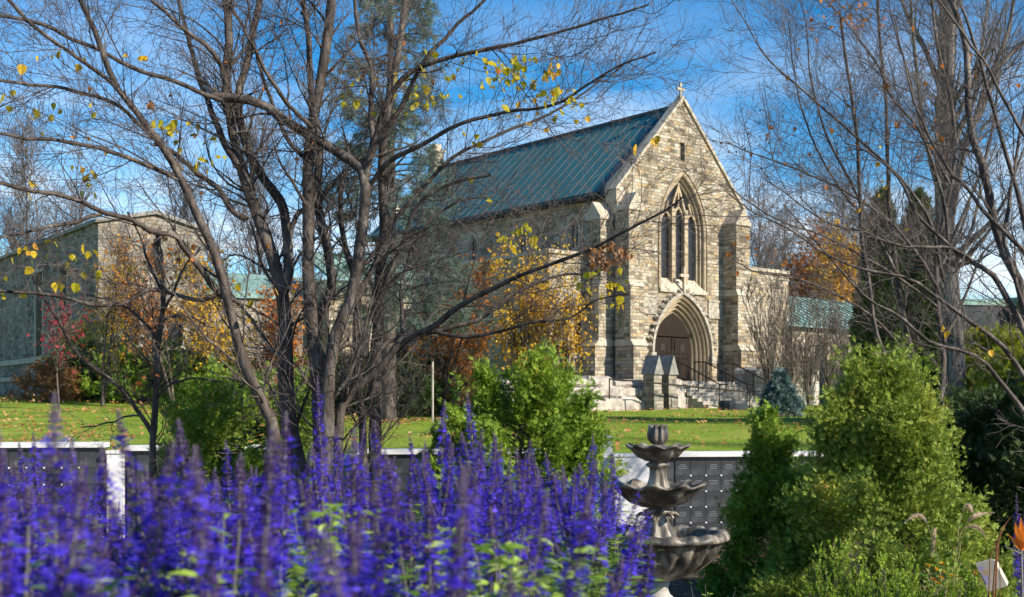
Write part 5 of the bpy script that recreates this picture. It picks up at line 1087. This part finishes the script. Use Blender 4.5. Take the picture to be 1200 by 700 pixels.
# leafy patches between the stalks
def leafy_plant(name, label, loc, h, r, n, seed, mk='salvia_leaf', s=.06, group=None):
    rng = np.random.default_rng(seed); t = thing(name, label, 'plant', loc, 0, group); K = 7
    P = []; 
    for k in range(9):
        a = rng.uniform(0,6.28); q = rng.uniform(.2,1)*r; P.append(resample([(0,0,0),(q*math.cos(a)*.6,q*math.sin(a)*.6,h*.5),(q*math.cos(a),q*math.sin(a),h*rng.uniform(.7,1))], K))
    P = np.array(P); V, Q = tubes(P, np.tile(np.linspace(.004,.0015,K)[None],(9,1)), 5); link('stems', mesh_np('stems', V, Q, M['stem_green']), t)
    i = rng.integers(0,9,n); f = rng.uniform(.25,1,n)*(K-1.001); i0 = f.astype(int); fr = (f-i0)[:,None]; pos = P[i,i0]*(1-fr)+P[i,i0+1]*fr
    a = rng.uniform(0,6.28,n); d = np.stack([np.cos(a),np.sin(a),rng.uniform(-.3,.5,n)],1); up = np.tile([[0,0,1.2]],(n,1))
    V, Q = scatter('lance', pos+d*.01, d, s*rng.uniform(.6,1.3,n), rng, normal=up); V = V; link('foliage', mesh_np('foliage', V, Q, M[mk]), t)
    return t
for k, (px, Y, py, r, lb) in enumerate(((18,2.0,610,.15,'bright green leafy clump at the lower left corner'),(235,2.3,590,.10,'green leafy clump low between the blurred spikes'),(385,2.9,562,.13,'tall light-green leafy clump in the middle of the flowers'),(560,3.0,605,.14,'light-green leafy clump under the round cedar bush'),(650,3.3,625,.13,'green leafy clump near the right end of the flower bank'),(455,3.2,650,.12,'small green leafy clump at the bottom between the spikes'),(605,2.7,640,.13,'bright leafy clump at the bottom below the round cedar bush'),(350,2.6,630,.12,'bright leafy clump at the bottom left of the tall light-green one'),(150,1.9,655,.10,'blurred leafy clump at the bottom below the narrow white pillar'))):
    x = (px-600)/F*Y; g_ = gz(x,Y); leafy_plant('leafy_clump', lb, (x,Y,g_), CZ+(HY-py)/F*Y-g_, r, 230, 700+k, mk='leaf_bright', s=.062, group='green leafy clumps among the salvia')

# ================================================================ RIGHT FOREGROUND BED
def feathery_juniper(name, label, loc, h, r, seed, nb=120):
    rng = np.random.default_rng(seed); t = thing(name, label, 'bush', loc); a = rng.uniform(0,6.28,nb); q = rng.uniform(.1,1,nb)**.6*r; K = 9
    s = np.linspace(0,1,K)[None,:]; hh = h*(1.05-.55*(q/r)**2)*rng.uniform(.75,1.05,nb)
    P = np.stack([np.cos(a)[:,None]*q[:,None]*s**.8, np.sin(a)[:,None]*q[:,None]*s**.8, hh[:,None]*(s**1.1)], -1)+rng.normal(size=(nb,1,3))*np.array([.03,.03,0])
    V, Q = tubes(P, np.tile(np.linspace(.006,.0015,K)[None],(nb,1)), 4); link('stems', mesh_np('stems', V, Q, M['twig']), t)
    C, CR = spawn(P, np.full((nb,K),.002), nb*22, rng, (25,50), K=4, up=.25, wig=.1, t0=.2, lens=(.06,.15), rmin=.0012)
    V, Q = tubes(C, CR, 3); link('twigs', mesh_np('twigs', V, Q, M['juniper']), t)
    n = nb*420; i = rng.integers(0,len(C),n); f = rng.uniform(0,2.99,n); i0 = f.astype(int); fr = (f-i0)[:,None]; pos = C[i,i0]*(1-fr)+C[i,i0+1]*fr
    d = unit(C[i,-1]-C[i,0])+rng.normal(size=(n,3))*.55; V, Q = scatter('kite', pos, d, rng.uniform(.009,.019,n), rng); link('foliage', mesh_np('foliage', V, Q, M['juniper']), t)
    return t
for k, (px, Y, py, r, lb) in enumerate(((985,7.6,655,.33,'feathery bright green juniper at the bottom below the largest cedar, left half'),(1050,7.3,668,.33,'feathery bright green juniper at the bottom, middle of the mat'),(1125,7.4,676,.30,'feathery green juniper below the cream card'))):
    x = (px-600)/F*Y; g_ = gz(x,Y); feathery_juniper('juniper', lb, (x,Y,g_), CZ+(HY-py)/F*Y-g_+.06, r, 800+k)
# fountain grass with arching plumes
x, Y = (1110-600)/F*8.9, 8.9; g_ = gz(x,Y); rng = np.random.default_rng(12)
t = thing('fountain_grass', 'tuft of fountain grass with arching tan plumes in front of the largest cedar', 'grass plant', (x,Y,g_)); P = []
for k in range(150):
    a = rng.uniform(0,6.28); q = rng.uniform(.1,.42); h = rng.uniform(.5,1.05); P.append(resample([(0,0,0),(q*.35*math.cos(a),q*.35*math.sin(a),h*.75),(q*math.cos(a),q*math.sin(a),h*.9),(q*1.35*math.cos(a),q*1.35*math.sin(a),h*.72)], 9))
P = np.array(P); V, Q = tubes(P, np.tile(np.linspace(.0035,.0008,9)[None],(150,1)), 3)
M['straw'] = leafmat('straw_blade', [(0,(.22,.22,.06)),(.5,(.42,.36,.14)),(1,(.55,.45,.24))], .3, 4); M['plume'] = leafmat('tan_plume', [(0,(.50,.36,.22)),(1,(.80,.66,.48))], .4, 4)
link('blades', mesh_np('blades', V, Q, M['straw']), t)
for pts in ([(1100,660),(1088,618),(1078,604),(1066,608),(1060,612)],[(1118,668),(1124,618),(1128,600),(1134,592),(1140,600)],[(1122,660),(1130,620),(1140,606),(1152,602),(1164,601)],[(1120,660),(1126,625),(1134,618),(1146,618),(1154,628)],[(1100,660),(1096,632),(1095,620),(1094,640),(1092,652)]):
    W_ = np.array([P3(a,b,8.9+.1*rng.normal()) for a, b in pts])-np.array([x,Y,g_]); W_ = resample(W_, 16)
    V, Q = tubes(W_[None], np.full((1,16),.0016), 4); pl = link('plume_stalk', mesh_np('plume_stalk', V, Q, M['straw']), t)
    m_ = 700; f = rng.uniform(7,14.99,m_); i0 = f.astype(int); fr = (f-i0)[:,None]; i1 = np.minimum(i0+1,15); pos = W_[i0]*(1-fr)+W_[i1]*fr; tn = unit(W_[i1]-W_[i0]+1e-6)
    V, Q = scatter('blade', pos, tn+rng.normal(size=(m_,3))*.5, .034*np.clip(np.sin((f-6.5)/9*3.14),.35,1), rng); V2, Q2 = scatter('kite', pos[:300], tn[:300]+rng.normal(size=(300,3))*.3, .014, rng)
    link('plume', mesh_np('plume', np.vstack([V,V2]), [Q, Q2+len(V)], M['plume']), pl)
# small yellow flowers below the grass
M['marigold'] = leafmat('marigold_petal', [(0,(.65,.32,.02)),(1,(.85,.55,.04))], .3, 5)
x, Y = (1108-600)/F*8.2, 8.2; g_ = gz(x,Y)
t = thing('yellow_flowers', 'low plant with small yellow-orange blooms at the foot of the fountain grass', 'flower plant', (x,Y,g_))
mbs = []; pos = []; dr = []
cent = [P3(px,py,8.2+rng.normal()*.05)-np.array([x,Y,g_]) for px, py in ((1088,664),(1096,668),(1104,662),(1107,672),(1094,680),(1099,684),(1132,668),(1138,670),(1143,674),(1116,676),(1102,678),(1128,676))]
for c in cent:
    for k in range(16):
        a = k*2.4; pos.append(c); dr.append((math.cos(a), math.sin(a)-.3, .2+.08*k))
V, Q = scatter('kite', np.array(pos), np.array(dr), .026, rng); link('blooms', mesh_np('blooms', V, Q, M['marigold']), t)
P = np.array([resample([(0,0,0), c*np.array([.4,.4,.6]), c], 5) for c in cent]); V, Q = tubes(P, np.full((len(P),5),.002), 4); link('stems', mesh_np('stems', V, Q, M['stem_green']), t)
i = rng.integers(0,len(P),260); j = rng.integers(1,5,260); V, Q = scatter('kite', P[i,j]+rng.normal(size=(260,3))*.04, rng.normal(size=(260,3)), .04, rng); link('foliage', mesh_np('foliage', V, Q, M['salvia_leaf']), t)
# folded cream card standing among the plants
M['card'] = mat('cream_card', (.52,.47,.36), .7); M['card_band'] = mat('lilac_band', (.42,.36,.52), .7); M['card_pic'] = mat('tan_patch', (.55,.38,.18), .7)
c = P3(1160, 684, 7.0); t = thing('folded_card', 'cream folded card with a lilac band leaning among the plants at lower right', 'card', tuple(c))
s = 7.0/F
def cp(px, py, dy): return ((px-1160)*s, dy, (684-py)*s)
MB().add([cp(1143,660,0),cp(1162,655,-.03),cp(1178,686,-.03),cp(1158,694,0)]+[tuple(np.array(cp(a,b,0))+np.array([0,.004,0])) for a,b in ((1143,660),(1162,655),(1178,686),(1158,694))], [(0,1,2,3),(7,6,5,4),(0,4,5,1),(1,5,6,2),(2,6,7,3),(3,7,4,0)]).build('front_leaf', M['card'], t, uv=False)
MB().add([cp(1162,655,-.028),cp(1172,657,.05),cp(1186,684,.05),cp(1178,686,-.028)]+[tuple(np.array(cp(a,b,d))+np.array([0,.004,0])) for a,b,d in ((1162,655,-.028),(1172,657,.05),(1186,684,.05),(1178,686,-.028))], [(0,1,2,3),(7,6,5,4),(0,4,5,1),(1,5,6,2),(2,6,7,3),(3,7,4,0)]).build('back_leaf', M['card'], t, uv=False)
MB().add([cp(1145,664,-.006),cp(1150,662.5,-.014),cp(1161,682,-.014),cp(1156,685,-.006)], [(0,1,2,3)]).build('band', M['card_band'], t, uv=False)
MB().add([cp(1149,669,-.014),cp(1154,667.5,-.022),cp(1157,672.5,-.022),cp(1152,674,-.014)], [(0,1,2,3)]).build('patch', M['card_pic'], t, uv=False)
MB().tube([(0,.02,-.05),(0,.02,c[2]*-1+gz(c[0],c[1])-.02)], .004, 6).build('support_stick', M['straw'], t, uv=False)
# brown twig bundle
c0 = P3(1162, 700, 6.9); t = thing('dry_twig', 'reddish-brown dry forked twig standing before the cream card', 'twig', (c0[0], c0[1], gz(c0[0],c0[1])))
M['redbrown'] = noisy('reddish_brown_stem', [(0.3,(.13,.05,.02)),(0.7,(.26,.11,.04))], 12, .7, 0)
mb = MB(); o_ = np.array([c0[0],c0[1],gz(c0[0],c0[1])])
for pts, r_ in (([(1164,760),(1164,690),(1168,640),(1176,618),(1184,606)],.006),([(1165,740),(1168,660),(1170,630),(1176,616)],.005),([(1160,740),(1159,690),(1160,655),(1168,634),(1173,625)],.004),([(1172,735),(1172,680),(1171,650),(1170,635)],.003)):
    mb.tube([tuple(P3(a,b,6.9)-o_) for a,b in pts], [r_*(1-.6*k/(len(pts)-1)) for k in range(len(pts))], 6)
mb.build('stems', M['redbrown'], t, smooth=True, uv=False)
# orange crane-like flower
M['orange_petal'] = leafmat('orange_petal', [(0,(.75,.17,.02)),(1,(.9,.36,.05))], .3, 5)
c = P3(1197, 645, 7.1); gb_ = gz(c[0],c[1]); t = thing('orange_flower', 'spiky orange flower standing at the right edge', 'flower', (c[0],c[1],gb_)); dz_ = c[2]-gb_
MB().tube([(0,0,0),(.01,0,dz_*.6),(0,0,dz_)], .006, 6).build('stem', M['stem_green'], t, smooth=True, uv=False)
ps = []
for k, (ax_, az_, l) in enumerate(((-.3,1,.17),(-.05,1,.19),(.2,1,.16),(-.55,.7,.12),(.5,.6,.12),(.1,.9,.15))):
    ps.append((ax_, .1*(k-2), az_, l))
V, Q = scatter('heart', np.tile([[0,0,dz_]],(6,1)), np.array([p[:3] for p in ps]), np.array([p[3] for p in ps]), rng)
ctr = np.repeat(np.tile([[0,0,dz_]],(6,1)),9,0); ax = np.repeat(unit(np.array([p[:3] for p in ps])),9,0); rel = V-ctr; al = (rel*ax).sum(1,keepdims=True)*ax; V = ctr+al+(rel-al)*.35
link('petals', mesh_np('petals', V, Q, M['orange_petal']), t)
MB().hexa([(-.012,-.012,dz_-.02),(.012,-.012,dz_-.02),(.012,.012,dz_-.02),(-.012,.012,dz_-.02)],[(-.10,-.003,dz_+.03),(-.095,-.003,dz_+.02),(-.095,.003,dz_+.02),(-.10,.003,dz_+.03)]).build('beak_bract', M['stem_green'], t, uv=False)
# pale leafy stems at the foot of the dark granite behind the fountain
x, Y = (835-600)/F*10.5, 10.5; leafy_plant('leafy_clump', 'sparse green plant behind the large fountain basin', (x,Y,gz(x,Y)), .75, .25, 120, 731, s=.05)

# sky is the world; done
for o in list(bpy.data.objects):
    if o.type == 'EMPTY': o.empty_display_size = 0.1
